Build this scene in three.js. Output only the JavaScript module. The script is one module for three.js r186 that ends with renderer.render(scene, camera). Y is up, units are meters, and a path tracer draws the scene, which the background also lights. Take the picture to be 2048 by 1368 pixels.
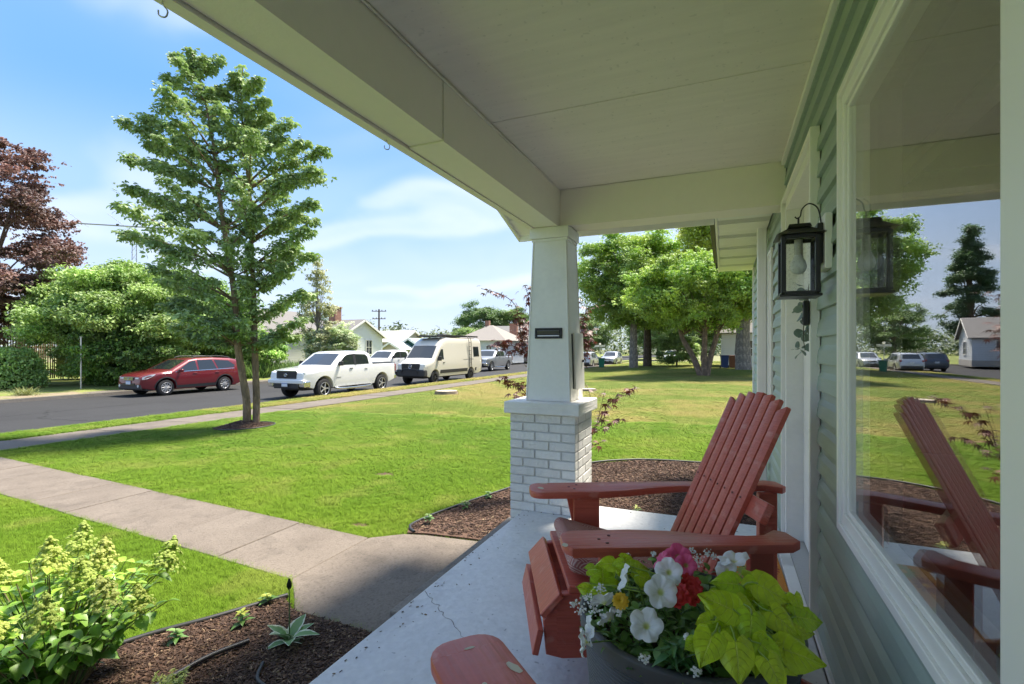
import * as THREE from 'three';
import { RoundedBoxGeometry } from 'three/addons/geometries/RoundedBoxGeometry.js';
import { mergeGeometries, mergeVertices, toCreasedNormals } from 'three/addons/utils/BufferGeometryUtils.js';

// ---------------------------------------------------------------- camera, sky, sun, exposure
const scene = new THREE.Scene();
const CAM_Y = 2.03, YAW = Math.atan(423 / 1000);
const camera = new THREE.PerspectiveCamera(2 * Math.atan(684 / 1000) * 180 / Math.PI, 2048 / 1368, 0.05, 1500);
camera.position.set(0, CAM_Y, 0);
camera.rotation.set(0, YAW, 0);
camera.setViewOffset(2048, 1368, 0, -13, 2048, 1368);
camera.updateProjectionMatrix();
const renderer = new THREE.WebGLRenderer({ antialias: true });
renderer.setSize(1024, 684);
renderer.toneMapping = THREE.LinearToneMapping;
renderer.toneMappingExposure = 14.3;
renderer.shadowMap.enabled = true;

const SUN = new THREE.Vector3(0.22, 1, -0.425).normalize();   // towards the sun (x = away from the street, -z = along the house front)
const sun = new THREE.DirectionalLight(new THREE.Color(1, 0.92, 0.80), 0.8);
sun.position.copy(SUN).multiplyScalar(60);
sun.castShadow = true; sun.shadow.radius = 20;
sun.shadow.mapSize.set(4096, 4096);
Object.assign(sun.shadow.camera, { left: -45, right: 45, top: 45, bottom: -45, near: 1, far: 160 });
scene.add(sun, sun.target);

// ---------------------------------------------------------------- random numbers and noise
let seed = 7;
const reseed = (n) => { seed = n >>> 0; };
const rnd = () => { seed = (seed + 0x6D2B79F5) >>> 0; let t = seed; t = Math.imul(t ^ (t >>> 15), t | 1); t ^= t + Math.imul(t ^ (t >>> 7), t | 61); return ((t ^ (t >>> 14)) >>> 0) / 4294967296; };
const rr = (a, b) => a + (b - a) * rnd();
const gauss = () => (rnd() + rnd() + rnd() + rnd() - 2) * 1.0;
const hash2 = (x, y, s) => { let h = Math.imul(x | 0, 374761393) ^ Math.imul(y | 0, 668265263) ^ Math.imul(s | 0, 1274126177); h = Math.imul(h ^ (h >>> 13), 1274126177); return ((h ^ (h >>> 16)) >>> 0) / 4294967296; };
const sm = (t) => t * t * (3 - 2 * t);
const clamp = (v, a, b) => Math.min(b, Math.max(a, v));
const mix = (a, b, t) => a + (b - a) * t;
const sstep = (a, b, x) => sm(clamp((x - a) / (b - a), 0, 1));
function vnoise(x, y, per, s) {      // value noise, periodic when per > 0
  const xi = Math.floor(x), yi = Math.floor(y), fx = sm(x - xi), fy = sm(y - yi);
  const w = (v) => per ? ((v % per) + per) % per : v;
  const a = hash2(w(xi), w(yi), s), b = hash2(w(xi + 1), w(yi), s), c = hash2(w(xi), w(yi + 1), s), d = hash2(w(xi + 1), w(yi + 1), s);
  return mix(mix(a, b, fx), mix(c, d, fx), fy);
}
function fbm(x, y, per, oct, s) { let v = 0, a = 0.5, n = 0; for (let i = 0; i < oct; i++) { v += a * vnoise(x, y, per, s + i); n += a; a *= 0.5; x *= 2; y *= 2; if (per) per *= 2; } return v / n; }

// sky: blue air that pales to the horizon with thin streaks of high cloud
{
  const W = 1024, H = 512, d = new Float32Array(W * H * 4), SK = 0.0795;
  const stops = [[-90, .48, .50, .48], [-2, .74, .83, .93], [0, .80, .91, 1.06], [6, .66, .84, 1.10], [14, .43, .68, 1.08], [24, .22, .50, 1.05], [36, .155, .43, 1.0], [60, .15, .40, .93], [90, .15, .39, .90]];
  for (let j = 0; j < H; j++) {
    const el = ((j + 0.5) / H - 0.5) * 180;
    let k = 0; while (k < stops.length - 2 && el > stops[k + 1][0]) k++;
    const a = stops[k], b = stops[k + 1], t = sm(clamp((el - a[0]) / (b[0] - a[0]), 0, 1));
    for (let i = 0; i < W; i++) {
      const az = (i + 0.5) / W * Math.PI * 2, ce = Math.cos(el * Math.PI / 180), se = Math.sin(el * Math.PI / 180);
      let c = [mix(a[1], b[1], t), mix(a[2], b[2], t), mix(a[3], b[3], t)];
      if (el > 0) {
        const pl = 1 / (se + 0.16), px = Math.cos(az) * ce * pl, py = Math.sin(az) * ce * pl;
        const wx = fbm(px * 0.9 + 5, py * 0.9, 0, 3, 40) * 2.2, wy = fbm(px * 0.9, py * 0.9 + 9, 0, 3, 50) * 2.2;
        let n = fbm(px * 1.3 + wx + 41, py * 2.6 + wy + 17, 0, 6, 12);
        n = sstep(0.50, 0.76, n) * 0.36 + sstep(0.44, 0.80, fbm(px * 0.45 + 20, py * 0.7 + wx * .4 + 13, 0, 5, 27)) * 0.30;
        n *= sstep(0, 8, el) * 0.8 + 0.2;
        c = c.map((v, m) => mix(v, [1.12, 1.14, 1.18][m], clamp(n, 0, 0.85)));
      }
      const o = (j * W + i) * 4; d[o] = c[0] * SK; d[o + 1] = c[1] * SK; d[o + 2] = c[2] * SK; d[o + 3] = 1;
    }
  }
  const sky = new THREE.DataTexture(d, W, H, THREE.RGBAFormat, THREE.FloatType);
  sky.mapping = THREE.EquirectangularReflectionMapping; sky.magFilter = sky.minFilter = THREE.LinearFilter; sky.needsUpdate = true;
  scene.background = sky; scene.environment = sky;
}

// ---------------------------------------------------------------- textures and materials
const lin2s = (v) => { v = clamp(v, 0, 1); return Math.round(255 * (v <= 0.0031308 ? v * 12.92 : 1.055 * Math.pow(v, 1 / 2.4) - 0.055)); };
function colourTex(size, metres, fn) {   // fn(u, v) in 0..1 -> linear rgb, tiling every `metres`
  const d = new Uint8Array(size * size * 4);
  for (let j = 0; j < size; j++) for (let i = 0; i < size; i++) { const c = fn(i / size, j / size), o = (j * size + i) * 4; d[o] = lin2s(c[0]); d[o + 1] = lin2s(c[1]); d[o + 2] = lin2s(c[2]); d[o + 3] = 255; }
  const t = new THREE.DataTexture(d, size, size); t.colorSpace = THREE.SRGBColorSpace; t.wrapS = t.wrapT = THREE.RepeatWrapping; t.magFilter = THREE.LinearFilter; t.minFilter = THREE.LinearMipmapLinearFilter; t.generateMipmaps = true; t.repeat.set(1 / metres, 1 / metres); t.needsUpdate = true; return t;
}
function greyTex(size, metres, fn) {
  const d = new Uint8Array(size * size * 4);
  for (let j = 0; j < size; j++) for (let i = 0; i < size; i++) { const v = Math.round(255 * clamp(fn(i / size, j / size), 0, 1)), o = (j * size + i) * 4; d[o] = d[o + 1] = d[o + 2] = v; d[o + 3] = 255; }
  const t = new THREE.DataTexture(d, size, size); t.wrapS = t.wrapT = THREE.RepeatWrapping; t.magFilter = THREE.LinearFilter; t.minFilter = THREE.LinearMipmapLinearFilter; t.generateMipmaps = true; t.repeat.set(1 / metres, 1 / metres); t.needsUpdate = true; return t;
}
const tint = (c, k) => [c[0] * k, c[1] * k, c[2] * k];
const lerp3 = (a, b, t) => [mix(a[0], b[0], t), mix(a[1], b[1], t), mix(a[2], b[2], t)];
const rgb = (c) => new THREE.Color().setRGB(c[0], c[1], c[2]);
const std = (c, rough = 0.7, extra = {}) => new THREE.MeshStandardMaterial({ color: rgb(c), roughness: rough, ...extra });
const phys = (c, rough, extra = {}) => new THREE.MeshPhysicalMaterial({ color: rgb(c), roughness: rough, ...extra });

const fineBump = greyTex(256, 0.25, (u, v) => fbm(u * 32, v * 32, 32, 4, 3));
const stuccoBump = greyTex(256, 0.12, (u, v) => Math.pow(fbm(u * 14, v * 14, 14, 3, 9), 1.4));
const woodBump = greyTex(256, 0.4, (u, v) => 0.7 * fbm(u * 3, v * 70, 0, 2, 15) + 0.3 * fbm(u * 24, v * 24, 24, 3, 16));
const barkBump = greyTex(256, 0.5, (u, v) => Math.pow(fbm(u * 22, v * 5, 0, 4, 31), 1.2));

const M = {};
const whiteMix = (base, k, s) => colourTex(512, 1.3, (u, v) => { const n = fbm(u * 6, v * 6, 6, 5, s), g = fbm(u * 60, v * 60, 60, 2, s + 7); return tint(base, 1 - k * sstep(0.52, 0.8, n) - 0.05 * g); });
M.white = std([1, 1, 1], 0.45, { map: whiteMix([.85, .83, .78], .06, 60), bumpMap: woodBump, bumpScale: 0.0004 });
M.vinylWhite = std([.86, .84, .79], 0.4);
M.beam = std([1, 1, 1], 0.5, { map: colourTex(512, 1.7, (u, v) => { const n = fbm(u * 5, v * 5, 5, 5, 71), m = fbm(u * 40, v * 40, 40, 3, 72), st = sstep(0.60, 0.78, n) * sstep(0.45, .7, m); return lerp3([.92, .85, .76], [.42, .35, .27], 0.62 * st + .05 * m); }), bumpMap: fineBump, bumpScale: 0.0005 });
M.ceiling = std([1, 1, 1], 0.62, { map: colourTex(512, 1.25, (u, v) => { const n = fbm(u * 3, v * 40, 0, 3, 81), g = fbm(u * 4, v * 4, 4, 4, 83), sp = sstep(0.80, .86, fbm(u * 70, v * 70, 70, 2, 88)); return tint([.93, .855, .765], 1 - .09 * n - .07 * g - .12 * sp); }), bumpMap: woodBump, bumpScale: 0.0012 });
M.brick = [0, 1, 2].map((i) => std([1, 1, 1], 0.6, { map: whiteMix(tint([.85, .83, .79], 1 - i * .03), .10, 90 + i * 5), bumpMap: stuccoBump, bumpScale: 0.004 }));
M.mortar = std([.60, .59, .57], 0.9, { bumpMap: fineBump, bumpScale: 0.002 });
M.capWhite = std([1, 1, 1], 0.5, { map: whiteMix([.85, .83, .79], .08, 120), bumpMap: woodBump, bumpScale: 0.0035 });
M.siding = [0, 1, 2].map((i) => std([1, 1, 1], 0.5, { map: colourTex(256, 0.9, (u, v) => { const n = fbm(u * 4, v * 4, 4, 4, 130 + i), g = fbm(u * 3, v * 60, 0, 2, 140 + i); return tint(lerp3([.34, .425, .365], [.38, .46, .39], n), (1 - .10 * g) * (1 - .02 * i)); }), bumpMap: woodBump, bumpScale: 0.0008 }));
M.porch = std([1, 1, 1], 0.42, { map: colourTex(768, 1.9, (u, v) => { const n = fbm(u * 7, v * 7, 7, 5, 150), g = fbm(u * 90, v * 90, 90, 2, 151), w = sstep(0.60, .72, fbm(u * 18, v * 18, 18, 4, 152)), sp = sstep(.88, .92, fbm(u * 90 + 3, v * 90, 90, 2, 155)); return tint(lerp3(lerp3([.63, .635, .64], [.71, .71, .70], n), [.74, .735, .72], .3 * w), (1 - .16 * g) * (1 - .45 * sp) * (1 - .16 * sstep(.56, .74, fbm(u * 5 + .7, v * 5, 5, 6, 158)))); }), bumpMap: greyTex(512, 0.8, (u, v) => .6 * fbm(u * 30, v * 30, 30, 4, 156) + .4 * fbm(u * 6, v * 6, 6, 3, 157)), bumpScale: 0.004 });
const concrete = (a, b, s) => colourTex(512, 1.6, (u, v) => { const n = fbm(u * 5, v * 5, 5, 5, s), g = fbm(u * 160, v * 160, 160, 2, s + 3), st = sstep(.55, .75, fbm(u * 11 + .3, v * 11, 11, 5, s + 5)), ag = sstep(.70, .8, fbm(u * 140, v * 140, 140, 1, s + 9)); return tint(lerp3(a, b, clamp(n * 1.4 - .2, 0, 1)), (.86 + .28 * g) * (1 - .16 * st) * (1 - .22 * ag)); });
const concBump = greyTex(512, 0.5, (u, v) => .7 * fbm(u * 60, v * 60, 60, 3, 170) + .3 * fbm(u * 9, v * 9, 9, 3, 171));
M.walk = [0, 1, 2].map((i) => std([1, 1, 1], 0.9, { map: concrete(tint([.156, .127, .100], 1 - .04 * i), tint([.204, .169, .135], 1 - .03 * i), 180 + 20 * i), bumpMap: concBump, bumpScale: 0.004 }));
M.sidewalk = [0, 1, 2].map((i) => std([1, 1, 1], 0.9, { map: concrete(tint([.150, .125, .101], 1 - .05 * i), tint([.190, .161, .131], 1 - .04 * i), 240 + 20 * i), bumpMap: concBump, bumpScale: 0.004 }));
M.kerb = std([1, 1, 1], 0.9, { map: concrete([.19, .168, .145], [.24, .215, .185], 300), bumpMap: concBump, bumpScale: 0.003 });
M.asphalt = std([1, 1, 1], 0.88, { map: colourTex(512, 5, (u, v) => { const n = fbm(u * 4, v * 4, 4, 5, 310), g = fbm(u * 200, v * 200, 200, 2, 311), p = sstep(.55, .62, fbm(u * 3 + .5, v * 3, 3, 4, 312)); return tint([.028, .028, .0293], .78 + .35 * n + .55 * (g - .5) - .10 * p); }), bumpMap: concBump, bumpScale: 0.005 });
M.soil = std([1, 1, 1], 0.95, { map: colourTex(512, 1.1, (u, v) => { const n = fbm(u * 8, v * 8, 8, 5, 320), g = fbm(u * 70, v * 70, 70, 3, 321); return tint(lerp3([.075, .040, .026], [.15, .085, .055], n), .5 + g); }), bumpMap: greyTex(512, 0.6, (u, v) => fbm(u * 36, v * 36, 36, 4, 322)), bumpScale: 0.02 });
const lawnTex = (a, b, c, s) => colourTex(512, 4, (u, v) => { const n = fbm(u * 6, v * 6, 6, 5, s), g = fbm(u * 190, v * 190, 190, 2, s + 1), p = sstep(.58, .8, fbm(u * 9 + .2, v * 9, 9, 5, s + 2)); return tint(lerp3(lerp3(a, b, clamp(n * 1.5 - .25, 0, 1)), c, .6 * p), .5 + g); });
M.lawn = std([1, 1, 1], 0.95, { map: lawnTex([.085, .165, .010], [.12, .21, .014], [.15, .19, .025], 330) });
M.dryLawn = std([1, 1, 1], 0.95, { map: lawnTex([.16, .21, .035], [.22, .24, .06], [.30, .25, .11], 340) });
M.farGround = std([1, 1, 1], 0.95, { map: colourTex(512, 24, (u, v) => { const n = fbm(u * 8, v * 8, 8, 5, 350), g = fbm(u * 80, v * 80, 80, 2, 351); return tint(lerp3([.13, .17, .05], [.26, .22, .12], n), .7 + .6 * g); }) });
M.black = std([.012, .012, .013], 0.35);
M.blackPlastic = std([.02, .02, .021], 0.5);
M.tube = std([.03, .03, .032], 0.45);
M.darkMetal = std([.03, .03, .032], 0.4, { metalness: .6 });
M.steel = std([.55, .55, .56], 0.35, { metalness: .9 });
M.glassDark = phys([.02, .025, .028], 0.06, { clearcoat: 1, clearcoatRoughness: .03 });

// ---------------------------------------------------------------- naming, tagging, geometry helpers
const used = new Map();
function numbered(name) { const n = used.get(name) ?? 0; used.set(name, n + 1); return n ? `${name}_${String(n).padStart(3, '0')}` : name; }
function shade(o) { o.traverse((m) => { if (m.isMesh) { m.castShadow = true; m.receiveShadow = true; } }); return o; }
function thing(name, label, category, group) { const g = new THREE.Group(); g.name = numbered(name); g.userData = { label, category }; if (group) g.userData.group = group; scene.add(g); return g; }
function part(parent, name, geo, mat) { const m = new THREE.Mesh(geo, mat); m.name = name; m.castShadow = m.receiveShadow = true; parent.add(m); return m; }
function single(name, geo, mat, label, category, group) { const m = new THREE.Mesh(geo, mat); m.name = numbered(name); m.castShadow = m.receiveShadow = true; m.userData = { label, category }; if (group) m.userData.group = group; scene.add(m); return m; }
function structure(name, geo, mat) { const m = new THREE.Mesh(geo, mat); m.name = numbered(name); m.castShadow = m.receiveShadow = true; m.userData = { kind: 'structure', label: name.replaceAll('_', ' ') }; scene.add(m); return m; }
function holder(parent, name) { const g = new THREE.Group(); g.name = name; parent.add(g); return g; }
const V = (L, y, s) => new THREE.Vector3(-L, y, -s);       // L: metres from the camera towards the street, s: metres along the house front
const v3 = (x, y, z) => new THREE.Vector3(x, y, z);
function setUV(geo, scale = 1) {     // box-projected uv in metres
  const g = geo.index ? geo.toNonIndexed() : geo; g.computeVertexNormals === undefined;
  const p = g.attributes.position, n = g.attributes.normal, uv = new Float32Array(p.count * 2);
  for (let i = 0; i < p.count; i++) { const ax = Math.abs(n.getX(i)), ay = Math.abs(n.getY(i)), az = Math.abs(n.getZ(i)); let a, b; if (ay >= ax && ay >= az) { a = p.getX(i); b = p.getZ(i); } else if (ax >= az) { a = p.getZ(i); b = p.getY(i); } else { a = p.getX(i); b = p.getY(i); } uv[2 * i] = a * scale; uv[2 * i + 1] = b * scale; }
  g.setAttribute('uv', new THREE.BufferAttribute(uv, 2)); return g;
}
function box(w, h, d, x = 0, y = 0, z = 0, r = 0) { const g = r > 0 ? new RoundedBoxGeometry(w, h, d, 2, r) : new THREE.BoxGeometry(w, h, d); g.translate(x, y, z); return setUV(g); }
// box given by ranges of L, y and s
const lbox = (L0, L1, y0, y1, s0, s1, r = 0) => box(Math.abs(L1 - L0), Math.abs(y1 - y0), Math.abs(s1 - s0), -(L0 + L1) / 2, (y0 + y1) / 2, -(s0 + s1) / 2, r);
function tube(pts, r, seg = 24, rad = 6, closed = false) { return new THREE.TubeGeometry(new THREE.CatmullRomCurve3(pts, closed), seg, r, rad, closed); }
function taper(a, b, ra, rb, rad = 7) {   // a tapered bar between two points
  const d = new THREE.Vector3().subVectors(b, a), g = new THREE.CylinderGeometry(rb, ra, d.length(), rad, 1); g.translate(0, d.length() / 2, 0);
  g.applyQuaternion(new THREE.Quaternion().setFromUnitVectors(v3(0, 1, 0), d.clone().normalize())); g.translate(a.x, a.y, a.z); return g;
}
function limb(pts, r0, r1, rad = 7, wob = 0) {   // a tapered tube along points
  const c = new THREE.CatmullRomCurve3(pts), n = Math.max(6, pts.length * 4), g = new THREE.TubeGeometry(c, n, 1, rad, false), p = g.attributes.position;
  for (let i = 0; i <= n; i++) { const q = c.getPointAt(i / n), r = mix(r0, r1, i / n) * (1 + wob * (rnd() - .5)); for (let j = 0; j <= rad; j++) { const k = i * (rad + 1) + j; p.setXYZ(k, q.x + (p.getX(k) - q.x) * r, q.y + (p.getY(k) - q.y) * r, q.z + (p.getZ(k) - q.z) * r); } }
  g.computeVertexNormals(); const L = c.getLength(), uv = g.attributes.uv; for (let i = 0; i < uv.count; i++) uv.setXY(i, uv.getY(i) * 6.28 * r0, uv.getX(i) * L); return g;
}
// flat slab from a polygon of [L, s] with a top height function and thickness
function slab(poly, top, thick, inset = 0) {
  const c = poly.map(([L, s]) => new THREE.Vector2(-L, -s)); if (THREE.ShapeUtils.isClockWise(c)) c.reverse();
  const tri = THREE.ShapeUtils.triangulateShape(c, []), P = [], UV = [], yv = c.map((q) => top(-q.x, -q.y));
  const push = (q, y, u, v) => { P.push(q.x, y, q.y); UV.push(u, v); };
  let cx = 0, cz = 0; for (const q of c) { cx += q.x / c.length; cz += q.y / c.length; }
  const ins = inset ? c.map((q) => { const d = Math.hypot(q.x - cx, q.y - cz); return new THREE.Vector2(q.x - (q.x - cx) / d * inset, q.y - (q.y - cz) / d * inset); }) : c;
  for (const t of tri) for (const k of [t[0], t[2], t[1]]) push(ins[k], yv[k], ins[k].x, ins[k].y);
  for (let i = 0; i < c.length; i++) { const j = (i + 1) % c.length, a = c[i], b = c[j], len = a.distanceTo(b);
    const quad = (A, ya, B, yb, C, yc, D, yd) => { push(A, ya, 0, ya); push(B, yb, len, yb); push(C, yc, len, yc); push(A, ya, 0, ya); push(C, yc, len, yc); push(D, yd, 0, yd); };
    if (inset) quad(ins[i], yv[i], ins[j], yv[j], b, yv[j] - inset, a, yv[i] - inset);
    quad(a, yv[i] - inset, b, yv[j] - inset, b, yv[j] - thick, a, yv[i] - thick); }
  const g = new THREE.BufferGeometry(); g.setAttribute('position', new THREE.Float32BufferAttribute(P, 3)); g.setAttribute('uv', new THREE.Float32BufferAttribute(UV, 2)); g.computeVertexNormals(); return g;
}
const inPoly = (poly, x, y) => { let r = false; for (let i = 0, j = poly.length - 1; i < poly.length; j = i++) { const [xi, yi] = poly[i], [xj, yj] = poly[j]; if ((yi > y) !== (yj > y) && x < (xj - xi) * (y - yi) / (yj - yi) + xi) r = !r; } return r; };
function flat(geos) { return mergeGeometries(geos.map((g) => { const q = g.index ? g.toNonIndexed() : g; for (const k of Object.keys(q.attributes)) if (!['position', 'normal', 'uv'].includes(k)) q.deleteAttribute(k); if (!q.attributes.uv) setUV(q); return q; })); }
function instances(parent, name, geo, mat, mats, cols) {
  const m = new THREE.InstancedMesh(geo, mat, mats.length); m.name = name; m.castShadow = m.receiveShadow = true;
  mats.forEach((x, i) => m.setMatrixAt(i, x)); if (cols) { const c = new THREE.Color(); cols.forEach((x, i) => m.setColorAt(i, c.setRGB(x[0], x[1], x[2]))); }
  m.userData.kind = 'stuff'; parent.add(m); return m;
}
const T = new THREE.Matrix4(), Q = new THREE.Quaternion(), E = new THREE.Euler();
const mat4 = (p, rx, ry, rz, sx, sy = sx, sz = sx) => new THREE.Matrix4().compose(p, new THREE.Quaternion().setFromEuler(new THREE.Euler(rx, ry, rz, 'YXZ')), v3(sx, sy, sz));
// ---------------------------------------------------------------- the ground
const PORCH = 0.79;                                          // porch floor above the road
const gy = (L) => L <= 1.8 ? 0.44 : L <= 11.9 ? mix(0.44, 0.19, (L - 1.8) / 10.1) : L <= 14.7 ? mix(0.19, 0.13, (L - 11.9) / 2.8) : 0.0;
const yardY = (L) => L > 26.5 ? 0.16 + Math.min(0.25, (L - 26.5) * 0.03) : 0.13;
structure('ground', (() => { const g = new THREE.PlaneGeometry(1400, 1400); g.rotateX(-Math.PI / 2); g.translate(0, -0.03, 0); return setUV(g); })(), M.farGround);
structure('road', slab([[14.86, -40], [24.6, -40], [24.6, 190], [14.86, 190]], () => 0, 0.02), M.asphalt);
function setting(name, label) { const g = new THREE.Group(); g.name = numbered(name); g.userData = { kind: 'structure', label }; scene.add(g); return g; }
for (const [a, b, lab] of [[14.7, 14.86, 'concrete kerb by the parking strip'], [24.6, 24.76, 'concrete kerb on the far side of the road']]) { const k = setting('kerb', lab); for (let s = -12; s < 90; s += 3.05) part(k, 'kerb_stone', slab([[a, s], [b, s], [b, s + 3.04], [a, s + 3.04]], () => 0.13, 0.16, 0.012), M.kerb); }
const yardEdge = (L) => 10.95 + 0.12 * Math.sin(L * 2.1) + 0.07 * Math.sin(L * 5.3 + 1) + 0.03 * Math.sin(L * 13);
{ const own = [[1.2, -14], [11.9, -14]], nb = []; for (let L = 11.9; L >= -0.6; L -= 0.25) { own.push([L, yardEdge(L)]); nb.push([L, yardEdge(L)]); }
  own.push([-0.6, -14]);
  structure('lawn', slab(own, (L) => gy(L), 0.5), M.lawn);
  structure('neighbouring_lawn', slab([...nb, [-0.6, 7.2], [-26, 7.2], [-26, 75], [11.9, 75]], (L) => gy(L) - 0.035, 0.45), M.dryLawn); }
structure('parking_strip', slab([[13.4, -40], [14.7, -40], [14.7, 10.2], [13.4, 10.2]], (L) => gy(L), 0.2), M.lawn);
structure('parking_strip', slab([[13.4, 10.2], [14.7, 10.2], [14.7, 110], [13.4, 110]], (L) => gy(L) - .004, 0.2), M.dryLawn);
structure('far_yard', slab([[24.76, -40], [26.5, -40], [34, -40], [70, -40], [70, 190], [34, 190], [26.5, 190], [24.76, 190]], yardY, 0.2), M.dryLawn);
structure('dirt_verge', slab([[24.78, -6], [26.9, -6], [27.4, 6], [27.0, 10], [26.6, 12.58], [24.78, 12.58]], (L) => yardY(L) + .008, .06), std([1, 1, 1], .95, { map: colourTex(512, 2.5, (u, v) => { const n = fbm(u * 6, v * 6, 6, 5, 520), g = fbm(u * 70, v * 70, 70, 3, 523); return tint(lerp3([.30, .235, .155], [.22, .215, .09], sstep(.45, .7, n)), .6 + .8 * g); }), bumpMap: concBump, bumpScale: .02 }));
const farWalk = setting('far_sidewalk', 'concrete sidewalk across the road');
for (let s = 12.6, i = 0; s < 62; s += 1.53, i++) part(farWalk, 'slab', slab([[24.78, s], [26.3, s], [26.3, s + 1.515], [24.78, s + 1.515]], (L) => yardY(L) + 0.012, 0.1, 0.006), M.sidewalk[i % 3]);
// public sidewalk in front of the lawn: separate concrete slabs
const SIDE = { a: 11.9, b: 13.4 };
{ const sw = setting('sidewalk', 'concrete sidewalk along the street');
  for (let s = -10, i = 0; s < 62; s += 1.53, i++) part(sw, 'slab', slab([[SIDE.a, s], [SIDE.b, s], [SIDE.b, s + 1.518], [SIDE.a, s + 1.518]], (L) => gy(L) + 0.012 + 0.004 * Math.sin(i * 2.3), 0.12, 0.006), M.sidewalk[(i * 7) % 3]); }
// front walk from the porch step to the sidewalk
const wlo = (L) => 2.59 + (L - 2.76) * 0.098, whi = (L) => 3.41 + (L - 2.74) * 0.111;
const landing = [[1.66, 2.20], [1.84, 2.24], [2.39, 2.27], [2.56, 2.43], [2.75, wlo(2.75)], [2.745, whi(2.745)], [2.52, 3.58], [2.33, 3.62], [1.91, 3.64], [1.66, 3.66]];
const walkPoly = [[2.74, wlo(2.74)], [11.9, wlo(11.9)], [11.9, whi(11.9)], [2.74, whi(2.74)]];
{ const fw = setting('front_walk', 'concrete front walk');
  part(fw, 'slab', slab(landing, (L) => gy(L) + 0.022, 0.14, 0.005), M.walk[0]);
  for (let L = 2.755, i = 0; L < 11.8; L += 0.868, i++) { const e = Math.min(11.885, L + 0.860); part(fw, 'slab', slab([[L, wlo(L)], [e, wlo(e)], [e, whi(e)], [L, whi(L)]], (q) => gy(q) + 0.02 + 0.003 * Math.sin(i * 1.7), 0.14, 0.005), M.walk[(i + 1) % 3]); } }
// porch floor with a step below it
structure('porch_floor', lbox(-0.36, 1.42, PORCH - 0.34, PORCH, -2.6, 3.9, 0.012), M.porch);
structure('step', lbox(1.43, 1.66, 0.42, PORCH - 0.17, 2.22, 3.86, 0.012), M.kerb);
// mulch beds
const bedFar = [[1.44, 3.68], [1.66, 3.66], [1.91, 3.66], [2.33, 3.64], [2.5, 3.60], [2.57, 3.75], [2.54, 3.95], [2.42, 4.45], [2.22, 5.1], [1.95, 5.95], [1.64, 6.68], [1.1, 7.12], [0.55, 7.25], [-0.36, 7.27], [-0.36, 3.92], [1.44, 3.92]];
const bedNear = [[1.44, 2.2], [1.66, 2.2], [1.84, 2.23], [2.39, 2.26], [2.58, 2.36], [2.74, 2.02], [2.93, 1.72], [3.06, 1.3], [3.1, 0.7], [3.06, -0.2], [2.9, -1.2], [2.7, -2.2], [1.44, -2.4]];
const bedTop = (L) => gy(L) + 0.03;
structure('mulch_bed', slab(bedFar, bedTop, 0.12), M.soil);
structure('mulch_bed', slab(bedNear, bedTop, 0.12), M.soil);
const TREE = [10.1, 8.15];
const ring = []; for (let i = 0; i < 28; i++) { const a = i / 28 * Math.PI * 2; ring.push([TREE[0] + 0.62 * Math.cos(a), TREE[1] + 0.62 * Math.sin(a)]); }
const moundY = (L, s) => gy(L) + 0.02 + 0.13 * (1 - sstep(0.0, 0.62, Math.hypot(L - TREE[0], s - TREE[1])));
structure('tree_mulch_ring', (() => { const g = new THREE.CircleGeometry(0.62, 40, 0, Math.PI * 2), r = new THREE.RingGeometry(0.01, 0.62, 40, 8); r.rotateX(-Math.PI / 2); r.translate(-TREE[0], 0, -TREE[1]); const p = r.attributes.position; for (let i = 0; i < p.count; i++) p.setY(i, moundY(-p.getX(i), -p.getZ(i))); r.computeVertexNormals(); return setUV(r); })(), M.soil);
// small bare patches in the lawn
const bare = [[4.05, 5.35, .15, .11], [3.05, 3.66, .13, .07]];
for (const [L, s, a, b] of bare) { const poly = []; for (let i = 0; i < 18; i++) { const t = i / 18 * 6.283, k = 1 + .3 * Math.sin(i * 2.7) + .15 * Math.sin(i * 5.1); poly.push([L + a * k * Math.cos(t), s + b * k * Math.sin(t)]); } structure('bare_soil', slab(poly, (q) => gy(q) + 0.006, 0.03), M.soil); }
// black edging along the beds
const edge = (pts, lab, r = 0.013, y = 0.035) => single('bed_edging', tube(pts.map(([L, s]) => V(L, gy(L) + y, s)), r, 60, 7), M.tube, lab, 'edging', undefined);
edge([[2.44, 3.62], [2.56, 3.72], [2.56, 3.95], [2.44, 4.45], [2.24, 5.1], [1.97, 5.95], [1.66, 6.70], [1.12, 7.14], [0.55, 7.27], [-0.36, 7.29]], 'black edging curving round the mulch bed behind the brick pier');
edge([[2.56, 2.38], [2.65, 2.22], [2.76, 2.02], [2.95, 1.72], [3.08, 1.3], [3.12, 0.7], [3.08, -0.2]], 'thick black edging between lawn and the hosta bed', 0.016);
single('irrigation_hose', tube([V(2.32, gy(2) + .045, 1.90), V(2.38, gy(2) + .05, 1.72), V(2.40, gy(2) + .045, 1.55), V(2.40, gy(2) + .04, 1.2), V(2.3, gy(2) + .045, .6)], 0.012, 30, 7), M.tube, 'black irrigation hose lying on the mulch under the hydrangea', 'hose');
single('irrigation_hose', tube([V(1.82, gy(2) + .04, 1.62), V(1.90, gy(2) + .045, 1.66), V(2.02, gy(2) + .043, 1.70), V(2.1, gy(2) + .04, 1.80)], 0.009, 20, 7), M.tube, 'short thin drip hose half buried in mulch near the porch edge', 'hose');
single('tree_ring_edging', tube(ring.slice(0, 22).map(([L, s]) => V(TREE[0] + (L - TREE[0]) * 1.03, gy(L) + 0.03, TREE[1] + (s - TREE[1]) * 1.03)), 0.013, 60, 6), M.tube, 'thin black edging hoop round the mulch under the double-trunked tree', 'edging');

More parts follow.
